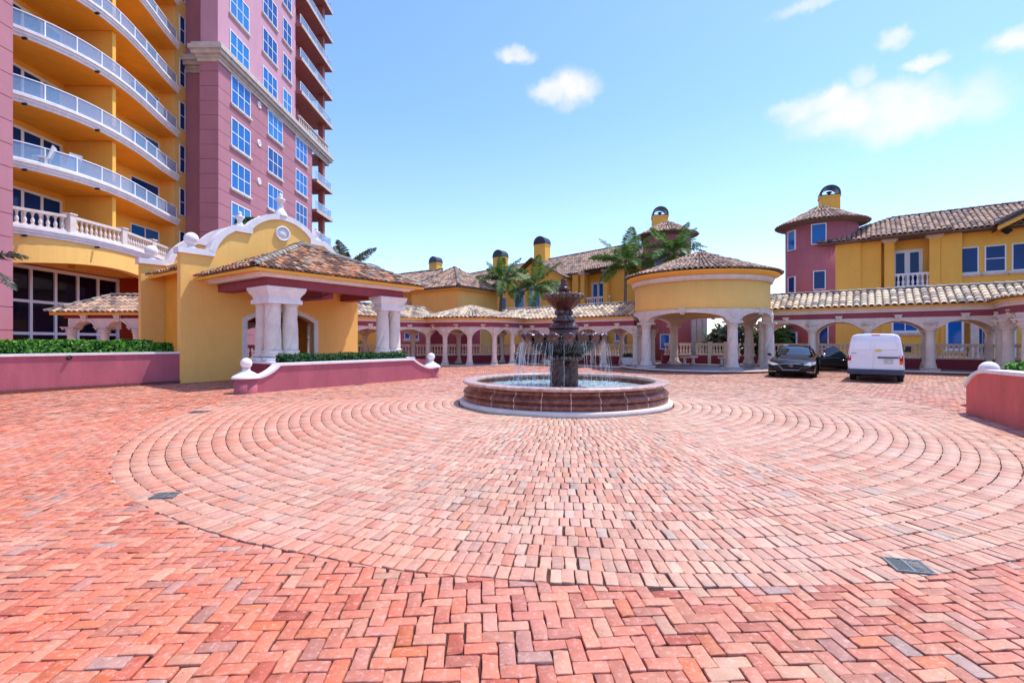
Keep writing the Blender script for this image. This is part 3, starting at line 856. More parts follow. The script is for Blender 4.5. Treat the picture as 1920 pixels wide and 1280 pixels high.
fl('finial', [(.1, 2.74), (.09, 2.84), (.13, 2.9), (.145, 2.94), (.12, 2.99), (.075, 3.02), (.1, 3.05), (.085, 3.08), (.07, 3.12), (.085, 3.15), (.08, 3.19), (.05, 3.21), (.06, 3.215)], 'fdark', 60, fin)
# water
mwat = bpy.data.materials.new('fountain_water'); mwat.use_nodes = True
p = mwat.node_tree.nodes['Principled BSDF']; p.inputs['Base Color'].default_value = lin(170, 206, 208); p.inputs['Roughness'].default_value = .06; p.inputs['Specular IOR Level'].default_value = .9
N = mwat.node_tree.nodes; L = mwat.node_tree.links
g = N.new('ShaderNodeNewGeometry')
n1 = N.new('ShaderNodeTexNoise'); n1.inputs['Scale'].default_value = 7; n1.inputs['Detail'].default_value = 6; n1.inputs['Distortion'].default_value = 1.2; L.new(g.outputs['Position'], n1.inputs['Vector'])
bp_ = N.new('ShaderNodeBump'); bp_.inputs['Strength'].default_value = .9; bp_.inputs['Distance'].default_value = .05; L.new(n1.outputs['Fac'], bp_.inputs['Height']); L.new(bp_.outputs[0], p.inputs['Normal'])
r = N.new('ShaderNodeValToRGB'); r.color_ramp.elements[0].position = .42; r.color_ramp.elements[0].color = lin(96, 150, 156); r.color_ramp.elements[1].position = .62; r.color_ramp.elements[1].color = lin(232, 242, 242)
L.new(n1.outputs['Fac'], r.inputs[0]); L.new(r.outputs[0], p.inputs['Base Color'])
b = MB(); b.lathe([(2.325, .385), (2.325, .39)], 96)
setting('water', b, mwat, loc=(FX, FY, 0))
mj = bpy.data.materials.new('falling_water'); mj.use_nodes = True
p = mj.node_tree.nodes['Principled BSDF']; p.inputs['Base Color'].default_value = lin(244, 248, 250); p.inputs['Roughness'].default_value = .1; p.inputs['Alpha'].default_value = .42; p.inputs['Specular IOR Level'].default_value = .8
for k in range(18):
    t = 2 * math.pi * (k + .5) / 18
    left = math.cos(t) < -.3
    b = MB()
    for q in range(rnd.randint(4, 6) if left else rnd.randint(1, 3)):
        a = t + rnd.uniform(-.14, .14); v0 = rnd.uniform(.12, .65 if left else .32); r_ = rnd.uniform(1.09, 1.15)
        pts = []; T = math.sqrt(2 * 1.17 / 9.8) ; rad = []
        z0 = rnd.uniform(1.5, 1.58)
        for i in range(15):
            s = T * i / 14; wv_ = .012 * math.sin(i * 1.3 + q)
            pts.append(((r_ + v0 * s) * math.cos(a + wv_ * .3), (r_ + v0 * s) * math.sin(a + wv_ * .3), max(.38, z0 - 4.9 * s * s)))
            rad.append(max(.0025, rnd.uniform(.0025, .0055) * (1.1 - .3 * i / 14)))
        b.tube(pts, rad, 5)
        for i in range(7):
            j = rnd.randint(6, 13); p0 = pts[j]
            b.ball((p0[0] + rnd.uniform(-.06, .06), p0[1] + rnd.uniform(-.06, .06), p0[2] + rnd.uniform(-.05, .05)), rnd.uniform(.005, .011), 5, 4)
    part('water_stream', b, mj, F, local=True)

b = MB()
for k in range(420):
    t = rnd.uniform(0, 6.283); r_ = rnd.gauss(1.38, .16); z_ = .39 + abs(rnd.gauss(0, .05))
    b.ball((r_ * math.cos(t), r_ * math.sin(t), z_), rnd.uniform(.006, .016), 5, 4)
part('splash', b, mj, F, local=True)
# ================================================================ gatehouse (local x along its front wall, local y away from the court)
EX, EY = .591, .807
GA = math.atan2(EY, EX)
G0 = (-12.5, 18.1, 0)
G = thing('gatehouse', 'yellow gatehouse with a curved white gable, twisted column portico and barrel tile roof', 'gatehouse', G0, GA)
def gp(name, b, m, par=None, loc=(0, 0, 0), label=None): return part(name, b, m, par or G, loc, local=True, label=label)
def gw(s, t, z=0):
    return (G0[0] + EX * s + EY * t, G0[1] + EY * s - EX * t, z)
def arc_pts(x0, z0, x1, z1, bulge, n=10):
    """points of an arc from (x0,z0) to (x1,z1); bulge is the sagitta to the left of the run"""
    a, b = Vector((x0, z0)), Vector((x1, z1)); d = b - a; L = d.length; n_ = Vector((-d.y, d.x)) / L
    if abs(bulge) < 1e-6: return [(a.x, a.y), (b.x, b.y)]
    Rr = (L * L / 4 + bulge * bulge) / (2 * abs(bulge)); sg = 1 if bulge > 0 else -1
    c = (a + b) / 2 + n_ * (bulge - sg * Rr)
    t0 = math.atan2(a.y - c.y, a.x - c.x); t1 = math.atan2(b.y - c.y, b.x - c.x)
    dt = (t1 - t0 + math.pi) % (2 * math.pi) - math.pi
    return [(c.x + Rr * math.cos(t0 + dt * i / n), c.y + Rr * math.sin(t0 + dt * i / n)) for i in range(n + 1)]
GL, GC = 7.86, 3.93
half = [(0, 4.92), (1.16, 4.92)] + arc_pts(1.16, 4.92, 1.95, 6.08, .17)[1:] + [(2.62, 6.08), (2.62, 6.30)]
top = arc_pts(2.62, 6.30, GL - 2.62, 6.30, .62, 22)
gable = half + top[1:-1] + [(GL - x, z) for x, z in half[::-1]]
door = [(2.42, -.05), (2.42, 2.42)] + arc_pts(2.42, 2.42, 5.44, 2.42, .44, 14)[1:] + [(5.44, -.05)]
outer = [(0, -.05)] + gable + [(GL, -.05)]
b = MB(); b.extrude(outer, [], lambda a, c, d: (a, d, c), 0, .01)
for nm, y0 in (('front_gable_wall', 0.0), ('rear_gable_wall', 4.25)):
    b = MB()
    # the doorway is cut out of the outline's bottom edge
    ol = [(0, -.05)] + gable + [(GL, -.05)] + door[::-1]
    b.extrude(ol, [], lambda a, c, d: (a, d, c), y0, y0 + .32)
    w = gp(nm, b, M['yellow2'])
    # white coping along the gable
    lift = offset([(x, z) for x, z in gable], -.24)
    lift[0] = (-.1, gable[0][1] + .22); lift[-1] = (GL + .1, gable[-1][1] + .22)
    lo = [(-.1, gable[0][1] + .002)] + [(x, z + .002) for x, z in gable[1:-1]] + [(GL + .1, gable[-1][1] + .002)]
    c = MB()
    for i in range(len(lo) - 1):
        q = [lo[i], lo[i + 1], lift[i + 1], lift[i]]
        v = [(x, y0 - .09, z) for x, z in q] + [(x, y0 + .41, z) for x, z in q]
        c.add(v, [(0, 1, 2, 3), (7, 6, 5, 4), (3, 2, 6, 7), (1, 0, 4, 5)])
    for i, k in ((0, 0), (len(lo) - 1, 1)):
        c.add([(lo[i][0], y0 - .09, lo[i][1]), (lift[i][0], y0 - .09, lift[i][1]), (lift[i][0], y0 + .41, lift[i][1]), (lo[i][0], y0 + .41, lo[i][1])], [(0, 1, 2, 3)])
    gp('coping', c, M['white'], w)
    for x in (.42, GL - .42):
        f = MB(); f.lathe([(.22, 5.135), (.22, 5.17), (.13, 5.2), (.1, 5.26), (.13, 5.29)], 20, (x, y0 + .16, 0)); f.ball((x, y0 + .16, 5.52), .255)
        gp('ball_finial', f, M['white'], w)
    # white arched trim round the doorway
    c = MB(); di = door; do = offset(door, -.2); do[0] = (door[0][0] - .2, door[0][1]); do[-1] = (door[-1][0] + .2, door[-1][1])
    for i in range(len(di) - 1):
        q = [di[i], di[i + 1], do[i + 1], do[i]]
        v = [(x, y0 - .05, z) for x, z in q] + [(x, y0 + .37, z) for x, z in q]
        c.add(v, [(0, 1, 2, 3), (7, 6, 5, 4), (3, 2, 6, 7), (1, 0, 4, 5)])
    gp('door_trim', c, M['white'], w)
    for x in ((2.2, GL - 2.2) if y0 == 0 else ()):
        f = MB(); f.box(x - .16, x + .16, y0, y0 + .32, 6.3, 6.4); f.lathe([(.14, 6.4), (.15, 6.44), (.09, 6.5), (.1, 6.6), (.17, 6.7), (.19, 6.76), (.08, 6.8), (.06, 6.86), (.09, 6.9), (.03, 6.97)], 18, (x, y0 + .16, 0))
        gp('small_urn', f, M['white'], w)
    if y0: continue
    f = MB(); f.lathe([(.3, 7.08), (.3, 7.14), (.28, 7.2), (.24, 7.3), (.16, 7.42), (.12, 7.5), (.11, 7.54), (.15, 7.58), (.09, 7.62), (.09, 7.68), (.17, 7.78), (.21, 7.86), (.2, 7.9), (.09, 7.93), (.07, 7.98), (.1, 8.03), (.06, 8.1), (.02, 8.16)], 22, (GC, y0 + .16, 0))
    gp('urn_finial', f, M['white'], w)
    if y0 == 0:
        def ring(r0, r1, y):
            q = MB(); n = 40
            q.lathe([(r1, 0), (r1, .07), (r1 - .03, .09), (r0 + .03, .09), (r0, .05)], n, cap=False); q.lathe([(r0, .0), (r0, .045), (.001, .055)], n, cap=False)
            return q
        q = ring(.25, .33, 0); q.v = [(x + GC, -z - .001, y + 6.33) for x, y, z in q.v]
        gp('medallion', q, M['white'], w)
# body between the gables
for x0, x1 in ((.86, 1.12), (GL - 1.12, GL - .86)):
    b = MB()
    if x0 < 3: b.box(x0, x1, .33, 4.24, -.05, 4.9)
    else: b.extrude([(.33, -.05), (.33, 4.9), (4.24, 4.9), (4.24, -.05)], [[(1.9, .9), (2.7, .9), (2.7, 2.5), (1.9, 2.5)]], lambda a, c, d: (d, a, c), x0, x1)
    gp('side_wall', b, M['orange'])
b = MB(); b.box(1.13, GL - 1.13, .33, 4.24, 3.3, 3.42); gp('ceiling', b, M['orange'])
b = MB(); b.box(1.0, 1.1, .5, .56, -.0, 2.3); 
wn = window(G, gw(GL - 1.12, -2.3, .9), GA - math.pi / 2, .8, 1.6, 1, 2, sill=False, glass='bglass')
# roof between the gables: two slopes draining to the ends
b = MB()
for s in (1, -1):
    e = .2 if s > 0 else GL - .2
    P = [(e, 4.22, 4.42), (e, .34, 4.42), (GC, .34, 5.8), (GC, 4.22, 5.8)]
    if s < 0: P = [P[1], P[0], P[3], P[2]]
    roof_plane(b, P)
    b.add([(e + .04 * s, .34, 4.38), (e + .04 * s, 4.22, 4.38), (1.0 if s > 0 else GL - 1.0, 4.22, 4.62), (1.0 if s > 0 else GL - 1.0, .34, 4.62)], [(0, 1, 2, 3)], 3)
    x0, x1 = sorted((e + .05 * s, e + .11 * s)); b.box(x0, x1, .34, 4.22, 4.28, 4.4, 3)
gp('rear_roof', b, ROOF('tile_warm') + [M['yellow']])
# portico: hip roof, fascia, soffit, beams
EZ = 4.05; S0, S1, TO = .45, 8.1, 4.72
ap = ((S0 + S1) / 2, -.92, 5.74); ap2 = ((S0 + S1) / 2, -.01, 5.74)
b = MB()
roof_plane(b, [(S0, -TO, EZ), (S1, -TO, EZ), ap], expo=.36, seg=5, pitch=.25)
roof_plane(b, [(S0, -.01, EZ), (S0, -TO, EZ), ap, ap2], expo=.36, seg=5, pitch=.25)
roof_plane(b, [(S1, -TO, EZ), (S1, -.01, EZ), ap2, ap], expo=.36, seg=5, pitch=.25)
up = Vector((0, 0, .03))
ridge(b, Vector((S0, -TO, EZ)) + up, Vector(ap) + up * 2, .14); ridge(b, Vector((S1, -TO, EZ)) + up, Vector(ap) + up * 2, .14); ridge(b, Vector(ap) + up * 2, Vector(ap2) + up * 2, .14)
gp('portico_roof', b, ROOF('tile_warm'))
b = MB()
path = [(S0, -.01), (S0, -TO), (S1, -TO), (S1, -.01)]
b.sweep(path, -.16, -.07, EZ - .12, EZ - .02); b.sweep(path, -.3, -.163, EZ - .09, EZ - .03)
b.box(S0 + .31, S1 - .31, -TO + .31, -.02, EZ - .10, EZ - .04)
gp('eave_fascia', b, M['yellow'])
b = MB(); b.sweep(path, -.62, -.36, EZ - .16, EZ - .105); b.sweep(path, -.76, -.5, EZ - .22, EZ - .163)
gp('eave_moulding', b, M['white'])
bx = [(1.3, -.01), (1.3, -3.92), (7.45, -3.92), (7.45, -.01)]
b = MB(); b.sweep(bx, -.6, 0, 3.53, EZ - .225)
b.sweep([(4.05, -.01), (4.05, -3.3)], -.25, .25, 3.3, 3.8)
gp('beam', b, M['beam'])
# L-shaped capitals on clusters of three columns
def Lpoly(cx_, sx, g_, tw=.315):
    """corner block around the three columns, grown by g_"""
    y0, y1 = -3.65, -3.0
    xc, xo = cx_, cx_ + sx * .64
    a = tw + g_
    pts = [(xc - sx * a, y0 - a), (xo + sx * a, y0 - a), (xo + sx * a, y0 + a), (xc + sx * a, y0 + a), (xc + sx * a, y1 + a), (xc - sx * a, y1 + a)]
    return pts if sx > 0 else pts[::-1]
tw_mesh = column_mesh('twisted_column', .285, 2.06, twist=2)
pl_mesh = column_mesh('plain_column', .285, 2.06, twist=2)
for cx_, sx in ((1.62, 1), (7.14, -1)):
    b = MB()
    for z0, z1, g0, g1 in ((2.93, 3.08, .0, .0), (3.083, 3.14, -.05, -.05), (3.14, 3.24, -.06, -.02), (3.24, 3.36, -.02, .07), (3.36, 3.42, .07, .08), (3.42, 3.523, .1, .1)):
        b.prism(Lpoly(cx_, sx, g0), z0, z1, taper=Lpoly(cx_, sx, g1))
    cap = gp('cluster_capital', b, M['white'])
    b = MB(); b.prism(Lpoly(cx_, sx, .08), .87, .97); gp('cluster_plinth', b, M['white'])
    for x, y in ((cx_, -3.65), (cx_ + sx * .64, -3.65), (cx_, -3.0)):
        gp('twisted_column', tw_mesh, None, loc=(x, y, .9)).rotation_euler = (0, 0, rnd.uniform(0, 6))
b = MB(); pts = []
for i in range(13):
    f = i / 12; pts.append((2.3 + 1.75 * f, -3.32, 3.5 - .02 - .35 * 4 * f * (1 - f) * .6))
b.tube(pts, .016, 5); gp('hanging_cable', b, M['dark'])

# ---------------------------------------------------------------- planters
def wall_profile(name, prof, y0, y1, m, par, fn):
    """wall whose outline is prof (x, z) along its run, thick from y0 to y1; white cap on top; fn maps local points"""
    b = MB(); ol = [(prof[0][0], -.4)] + prof + [(prof[-1][0], -.4)]
    b.extrude(ol, [], lambda a, c, d: fn(a, d, c), y0, y1)
    w = part(name, b, m, par)
    c = MB(); up_ = offset(prof, -.075)
    up_[0] = (prof[0][0], prof[0][1] + .075); up_[-1] = (prof[-1][0], prof[-1][1] + .075)
    for i in range(len(prof) - 1):
        q = [(prof[i][0], prof[i][1] + .001), (prof[i + 1][0], prof[i + 1][1] + .001), up_[i + 1], up_[i]]
        v = [fn(x, y0 - .045, z) for x, z in q] + [fn(x, y1 + .045, z) for x, z in q]
        c.add(v, [(0, 1, 2, 3), (7, 6, 5, 4), (3, 2, 6, 7), (1, 0, 4, 5)])
        if i == 0: c.add(v, [(0, 3, 7, 4)])
        if i == len(prof) - 2: c.add(v, [(1, 5, 6, 2)])
    part('cap', c, M['white'], w)
    return w
def hedge(name, label, fn, L, Wd, H, z0, m='hedge', dens=1.0, leaf=.05, group=None):
    """clipped hedge: leaf-sized faces through a bumpy box; fn maps (x, y, z)"""
    core = MB()
    nx_ = max(2, int(L / .3))
    core.add([fn(x, y, z) for x, y, z in [(.05, .05, z0), (L - .05, .05, z0), (L - .05, Wd - .05, z0), (.05, Wd - .05, z0), (.05, .05, z0 + H - .06), (L - .05, .05, z0 + H - .06), (L - .05, Wd - .05, z0 + H - .06), (.05, Wd - .05, z0 + H - .06)]],
             [(0, 3, 2, 1), (4, 5, 6, 7), (0, 1, 5, 4), (1, 2, 6, 5), (2, 3, 7, 6), (3, 0, 4, 7)])
    b = MB()
    area = L * Wd + 2 * L * H + 2 * Wd * H
    for _ in range(int(area * 620 * dens)):
        q = rnd.random() * area
        if q < L * Wd: p = Vector((rnd.uniform(0, L), rnd.uniform(0, Wd), z0 + H)); nn = Vector((0, 0, 1))
        elif q < L * Wd + 2 * L * H: 
            s = rnd.choice((0, 1)); p = Vector((rnd.uniform(0, L), s * Wd, z0 + rnd.uniform(0, H))); nn = Vector((0, s * 2 - 1, 0))
        else: s = rnd.choice((0, 1)); p = Vector((s * L, rnd.uniform(0, Wd), z0 + rnd.uniform(0, H))); nn = Vector((s * 2 - 1, 0, 0))
        bump = .045 * math.sin(p.x * 5.1 + p.y * 3) * math.sin(p.x * 2.3 + p.z * 7 + 1) + rnd.uniform(-.05, .035)
        p += nn * bump
        d = (nn + Vector((rnd.uniform(-1, 1), rnd.uniform(-1, 1), rnd.uniform(-.6, 1)))).normalized()
        a = d.cross(Vector((rnd.uniform(-1, 1), rnd.uniform(-1, 1), rnd.uniform(-1, 1)))).normalized(); c = d.cross(a)
        l = leaf * rnd.uniform(.7, 1.4); w = l * .5
        b.add([fn(*(p - a * l)), fn(*(p + c * w)), fn(*(p + a * l)), fn(*(p - c * w))], [(0, 1, 2, 3)])
    c0 = fn(L / 2, Wd / 2, z0)
    o = thing(name, label, 'hedge', c0, group=group)
    part('foliage', b, M[m], o); part('inner_twigs', core, M['hedgecore'], o)
    return o
def gl(x, y, z): return (G0[0] + EX * x - EY * y, G0[1] + EY * x + EX * y, z)   # gatehouse local -> world
# island in front of the portico
I = thing('planter_island', 'purple planter island with swooping white cap under the gatehouse columns', 'planter', gw(3.6, 5, 0))
prof = [(-.35, .42)] + arc_pts(.08, .44, .72, .8, -.06, 8) + [(1.0, .8), (6.2, .8)] + arc_pts(6.3, .79, 7.15, .42, -.05, 8) + [(7.55, .40)]
wf = wall_profile('front_wall', prof, -5.85, -5.5, M['purple'], I, gl)
b = MB(); b.box(1.12, 7.4, -5.49, -2.7, -.1, .66)
b = MB()
P4 = [gl(x, y, 0)[:2] for x, y in ((1.1, -5.49), (7.3, -5.49), (7.3, -2.7), (1.1, -2.7))]
b.prism(P4, -.1, .8); part('raised_bed', b, M['maroon'], I)
b = MB(); P4 = [gl(x, y, 0)[:2] for x, y in ((1.06, -4.6), (7.54, -4.6), (7.54, -2.64), (1.06, -2.64))]; b.prism(P4, .802, .87); part('bed_cap', b, M['white'], I)
def pier(par, s, y, label=None):
    c0 = gl(s, y, 0)
    b = MB(); b.lathe([(.33, -.4), (.33, .44)], 32, c0); o = part('end_pier', b, M['purple'], par)
    f = MB(); f.lathe([(.4, .441), (.41, .48), (.38, .5), (.36, .53), (.22, .62), (.13, .67), (.1, .72), (.12, .75)], 28, c0); f.ball((c0[0], c0[1], .905), .165)
    part('ball_finial', f, M['white'], o)
pier(I, -.2, -5.6); pier(I, 7.6, -5.55)
hedge('hedge', 'low dark clipped hedge on the purple island in front of the gatehouse columns', lambda x, y, z: gl(1.15 + x, -5.45 + y, z), 5.15, .62, .28, .82, 'hedge2', leaf=.045)
# left planter wall and hedge
def ll(x, y, z): return gl(-9.5 + x, y, z)
Lp_ = thing('planter_wall', 'long purple planter wall with thin white cap on the left', 'planter wall', gw(-4, 0, 0))
w = wall_profile('wall', [(0, 1.11), (9.6, 1.11)], .1, .42, M['purple'], Lp_, ll)
b = MB(); P4 = [ll(x, y, 0)[:2] for x, y in ((0, .04), (9.5, .04), (9.5, .098), (0, .098))]; b.prism(P4, -.1, .10); part('brick_footing', b, M['riser'], Lp_)
b = MB(); P4 = [ll(x, y, 0)[:2] for x, y in ((0, .43), (9.5, .43), (9.5, 2.2), (0, 2.2))]; b.prism(P4, -.1, 1.02); part('soil', b, M['hedgecore'], Lp_)
c0 = ll(6.35, .06, 1.02); b = MB(); b.ball((c0[0], c0[1], c0[2]), .06, 12, 8); b.box(c0[0] - .03, c0[0] + .03, c0[1], c0[1] + .1, c0[2] - .02, c0[2] + .1)
part('wall_light', b, M['dark'], Lp_)
hedge('hedge', 'long bright green hedge behind the left purple planter wall', lambda x, y, z: ll(.3 + x, .55 + y, z), 8.5, .95, .52, 1.05, 'hedge', leaf=.06)
hedge('shrub', 'small yellow green shrub where the left hedge meets the gatehouse', lambda x, y, z: ll(8.85 + x, .6 + y, z), .6, .8, .42, 1.05, 'hedge', leaf=.07)
b = MB()
hedge('shrub', 'small dark shrub growing on the stepped gable of the gatehouse', lambda x, y, z: gl(2.35 + x, .4 + y, z), .55, .5, .55, 6.3, 'hedge2', leaf=.09, dens=.6)
# right planter
RA = Vector((10.55, 11.15)); rd = Vector((-.33, -.944)).normalized(); rn = Vector((-rd.y, rd.x))
def rl(x, y, z):
    q = RA + rd * x + rn * y; return (q.x, q.y, z)
Rp = thing('planter_wall', 'coral red planter wall with white cap cut off by the right edge', 'planter wall', rl(2, 0, 0))
prof = [(0, .50)] + arc_pts(.02, .52, .55, .86, .05, 8) + [(.8, .885), (6.5, .9)]
wall_profile('wall', prof, 0, .34, M['coral'], Rp, rl)
b = MB(); P4 = [rl(x, y, 0)[:2] for x, y in ((.5, .345), (.5, 2.4), (6.5, 2.4), (6.5, .345))]; b.prism(P4[::-1], -.3, .8); part('planting_bed', b, M['coral'], Rp)
c0 = rl(-1.26, 1.02, 0); b = MB(); b.lathe([(.36, -.3), (.36, .56)], 32, c0); o = part('end_pier', b, M['coral'], Rp)
f = MB(); f.lathe([(.42, .562), (.43, .59), (.38, .61), (.2, .66), (.13, .7)], 28, c0); f.ball((c0[0], c0[1], .865), .205, 28, 16); part('ball_finial', f, M['white'], o)
hedge('hedge', 'small bright green hedge above the coral planter wall at the right edge', lambda x, y, z: rl(.38 + x, .5 + y, z), 5.0, .8, .22, .86, 'hedge', leaf=.05)
# ================================================================ apartment tower
T = thing('apartment_tower', 'tall mauve pink tower with curved yellow balconies and blue windows', 'tower', (-26, 34, 0))
def tp(name, b, m, par=None, **k): return part(name, b, m, par or T, **k)
TOP = 47
def courses(b, x0, x1, y0, y1, z0, z1, step, groove=.035, depth=.04):
    """smooth courses with recessed joints"""
    b.box(x0 + depth, x1 - depth, y0 + depth, y1 - depth, z0, z1)
    z = z0; k = 0
    while z < z1 - .01:
        e = min(z + step, z1); b.box(x0, x1, y0, y1, z + (groove if k else 0), e); z = e; k += 1
b = MB(); courses(b, -34, -23.55, 12, 22.65, -.1, TOP, 1.09); tp('near_wing', b, M['pink'])
b = MB(); courses(b, -23.3, -21.9, 35.8, 52.6, -.1, 22.65, 1.09); tp('lower_wing', b, M['pink'])
b = MB(); b.box(-35, -23.3, 37.3, 52.6, -.1, 22.6)
b = MB(); b.box(-36, -23.31, 37.32, 52.58, -.1, TOP); tp('core', b, M['pink'])
b = MB(); b.box(-23.29, -22.0, 35.9, 48.8, 23.68, TOP); tp('upper_wing', b, M['pink2'])
b = MB(); b.box(-24.61, -23.3, 35.7, 37.34, 0, 1)
# recess between the yellow front and the corner pilaster is shown by pushing the corner out
path = [(-25.34, 37.31), (-23.3, 37.31), (-23.3, 35.8), (-21.9, 35.8), (-21.9, 57.0), (-30, 57.0)]
b = MB()
for d0, d1, z0, z1 in ((-.02, .12, 22.4, 22.66), (-.02, .2, 22.663, 22.85), (-.02, .42, 22.853, 23.15), (-.02, .55, 23.153, 23.45), (-.3, .4, 23.453, 23.68)):
    b.sweep(path, d0, d1, z0, z1)
tp('cornice', b, M['greystone'])
# windows of the pink wing
PX = -21.9
for z in [20.15 - 3.3 * k for k in range(7)]:
    for y, w_ in ((38.75, 2.75), (44.35, 2.75), (49.85, 2.7)):
        if z < 1: continue
        window(T, (PX, y, z), math.pi / 2, w_, 2.25, 3, 2, bar=.07, fr=.09, glass=rnd.choice(('glass', 'glass', 'glass_b', 'glass_c')))
for k in range(7):
    z = 23.75 + 3.42 * k
    for y, w_, n in ((38.75, 2.75, 3), (43.6, 2.6, 3), (46.9, 1.8, 2)):
        window(T, (-22.0, y, z), math.pi / 2, w_, 2.2, n, 2, bar=.07, fr=.09, glass=rnd.choice(('glass', 'glass', 'glass_b', 'glass_c')))
md = MB(); md.lathe([(.3, 0), (.3, .06), (.2, .08), (.17, .05), (.08, .05), (.06, .08), (.001, .08)], 20, cap=False)
md.v = [(z, x, y) for x, y, z in md.v]; md = mesh_of('rosette', md, M['white'])
for k in range(5): tp('rosette', md, None, loc=(PX, 41.55, 22.0 - 3.3 * k))
# stacked balconies at the far corner
b = MB(); b.box(-33, -25.2, 48.8, 57.0, -.1, TOP); tp('far_core', b, M['balcony'])
b = MB(); b.box(-22.5, -21.95, 55.7, 56.3, -.1, TOP); tp('corner_column', b, M['balcony'])
def rail(par, pts, z, h=.95, post=.05, glass=True, step=1.35, m='frame'):
    """metal rail with posts and glass along a path"""
    b = MB(); b.sweep(pts, -.03, .03, z + h - .05, z + h); b.sweep(pts, -.025, .025, z + .06, z + .1)
    for (a, c) in zip(pts, pts[1:]):
        pass
    L = [0]
    for a, c in zip(pts, pts[1:]): L.append(L[-1] + math.dist(a, c))
    n = max(1, round(L[-1] / step))
    for i in range(n + 1):
        s = L[-1] * i / n
        for k in range(len(pts) - 1):
            if L[k] - 1e-6 <= s <= L[k + 1] + 1e-6:
                f = (s - L[k]) / max(1e-6, L[k + 1] - L[k]); x = pts[k][0] + (pts[k + 1][0] - pts[k][0]) * f; y = pts[k][1] + (pts[k + 1][1] - pts[k][1]) * f
                b.box(x - post / 2, x + post / 2, y - post / 2, y + post / 2, z, z + h - .05); break
    o = part('railing', b, M[m], par)
    if glass:
        g = MB(); g.sweep(pts, -.006, .006, z + .1, z + h - .05); part('railing_glass', g, M['bglass'], par)
    return o
for k in range(13):
    up_ = k >= 7
    z = (23.68 + 3.42 * (k - 6.0)) if up_ else 2.9 + 3.3 * k
    if k == 6: continue
    y0 = 48.85 if up_ else 52.65
    b = MB(); b.box(-25.19, -21.45, y0, 57.2, z - .3, z)
    o = tp('corner_balcony', b, M['balcony'])
    c = MB(); c.sweep([(-21.45, y0), (-21.45, 57.2), (-30, 57.2)], .001, .08, z - .32, z + .02); part('slab_edge', c, M['greystone'], o)
    if z < 42: rail(o, [(-21.55, y0), (-21.55, 57.1), (-25, 57.1)], z, .95, .05, step=1.9)
bm1 = baluster_mesh('baluster', .72, .085)
o = balustrade(T, (-21.75, 48.9), (-21.75, 56.8), 23.69, .95, bm1, .72, .42, material='greystone')
# ---------------------------------------------------------------- yellow curved front
_pf = np.polyfit([22.66, 23.95, 25.2, 27.05, 29.3, 32.4, 35.5], [-25.9, -24.8, -24.1, -23.6, -23.7, -24.3, -25.0], 4)
def xf(y): return float(np.polyval(_pf, y))
ys_ = [22.66 + (35.98 - 22.66) * i / 26 for i in range(27)]
arc = [(xf(y), y) for y in ys_]
rarc = arc[::-1]                         # right-hand side looks out (+x) when walking +y
b = MB(); b.box(-30, -26.8, 22.66, 29.0, 6.0, TOP, 0); b.box(-30, -26.4, 29.01, 36.0, 6.0, TOP, 0); tp('back_wall', b, M['yellow'])
b = MB(); b.box(-31, -25.35, 36.0, 37.3, -.1, TOP); tp('yellow_pier', b, M['yellow2'])
Zs = [6.95 + 3.3 * k for k in range(12)]
for k, z in enumerate(Zs):
    poly = arc + [(-26.79, 35.98), (-26.79, 22.66)]
    b = MB(); b.prism(poly[::-1], z + .02, z + .42); 
    bo = tp('balcony', b, M['orange'])
    c = MB()
    c.sweep(arc, .001, .07, z, z + .14); c.sweep(arc, .001, .13, z + .143, z + .3); c.sweep(arc, .001, .2, z + .303, z + .42); c.sweep(arc, -.2, .17, z + .423, z + .47)
    part('fascia', c, M['white'], bo)
    if k and z < 34:
        a2 = offset(arc, -.08); rail(bo, a2, z + .47, .92, .06, step=1.42)
    for y in (24.1, 27.1):
        q = MB(); q.box(xf(y) + .1, xf(y) + .32, y - .05, y + .05, z - .12, z - .02); part('scupper', q, M['dark'], bo)
    if k < 11:
        q = MB(); q.box(-26.8, xf(28.9) - .3, 28.75, 29.0, z + .475, z + 3.3); tp('fin_wall', q, M['yellow'])
        if z < 34:
            window(T, (-26.8, 25.7, z + .48), math.pi / 2, 5.7, 2.5, 5, 1, sill=False, glass='glass2', bar=.16, fr=.14, name='sliding_door')
            window(T, (-26.4, 34.5, z + .48), math.pi / 2, 2.7, 2.35, 2 if k != 1 else 1, 1, sill=False, glass='glass2' if k % 2 else 'glass', bar=.08, name='sliding_door')
            window(T, (-25.35, 36.86, z + .95), math.pi / 2, .62, 2.1, 1, 2, sill=False, glass='glass2', fr=.06)
# stone terrace balustrade on the first floor
z = Zs[0] + .47
ter = offset(arc, -.06); L = [0]
for a, c in zip(ter, ter[1:]): L.append(L[-1] + math.dist(a, c))
def at_len(s):
    for k in range(len(ter) - 1):
        if s <= L[k + 1] + 1e-9:
            f = (s - L[k]) / (L[k + 1] - L[k]); return (ter[k][0] + (ter[k + 1][0] - ter[k][0]) * f, ter[k][1] + (ter[k + 1][1] - ter[k][1]) * f)
    return ter[-1]
bt = baluster_mesh('baluster', .66, .09, 'cream')
cuts = [0, 3.9, 7.2, 10.6, L[-1]]
for s0, s1 in zip(cuts, cuts[1:]):
    balustrade(T, at_len(s0 + .18), at_len(s1 - .18), z, .93, bt, .66, .285, name='terrace_balustrade')
for s in cuts:
    p_ = at_len(s); q = MB(); q.box(p_[0] - .18, p_[0] + .18, p_[1] - .18, p_[1] + .18, z, z + .98); q.box(p_[0] - .22, p_[0] + .22, p_[1] - .22, p_[1] + .22, z + .983, z + 1.06)
    tp('pedestal', q, M['cream'])
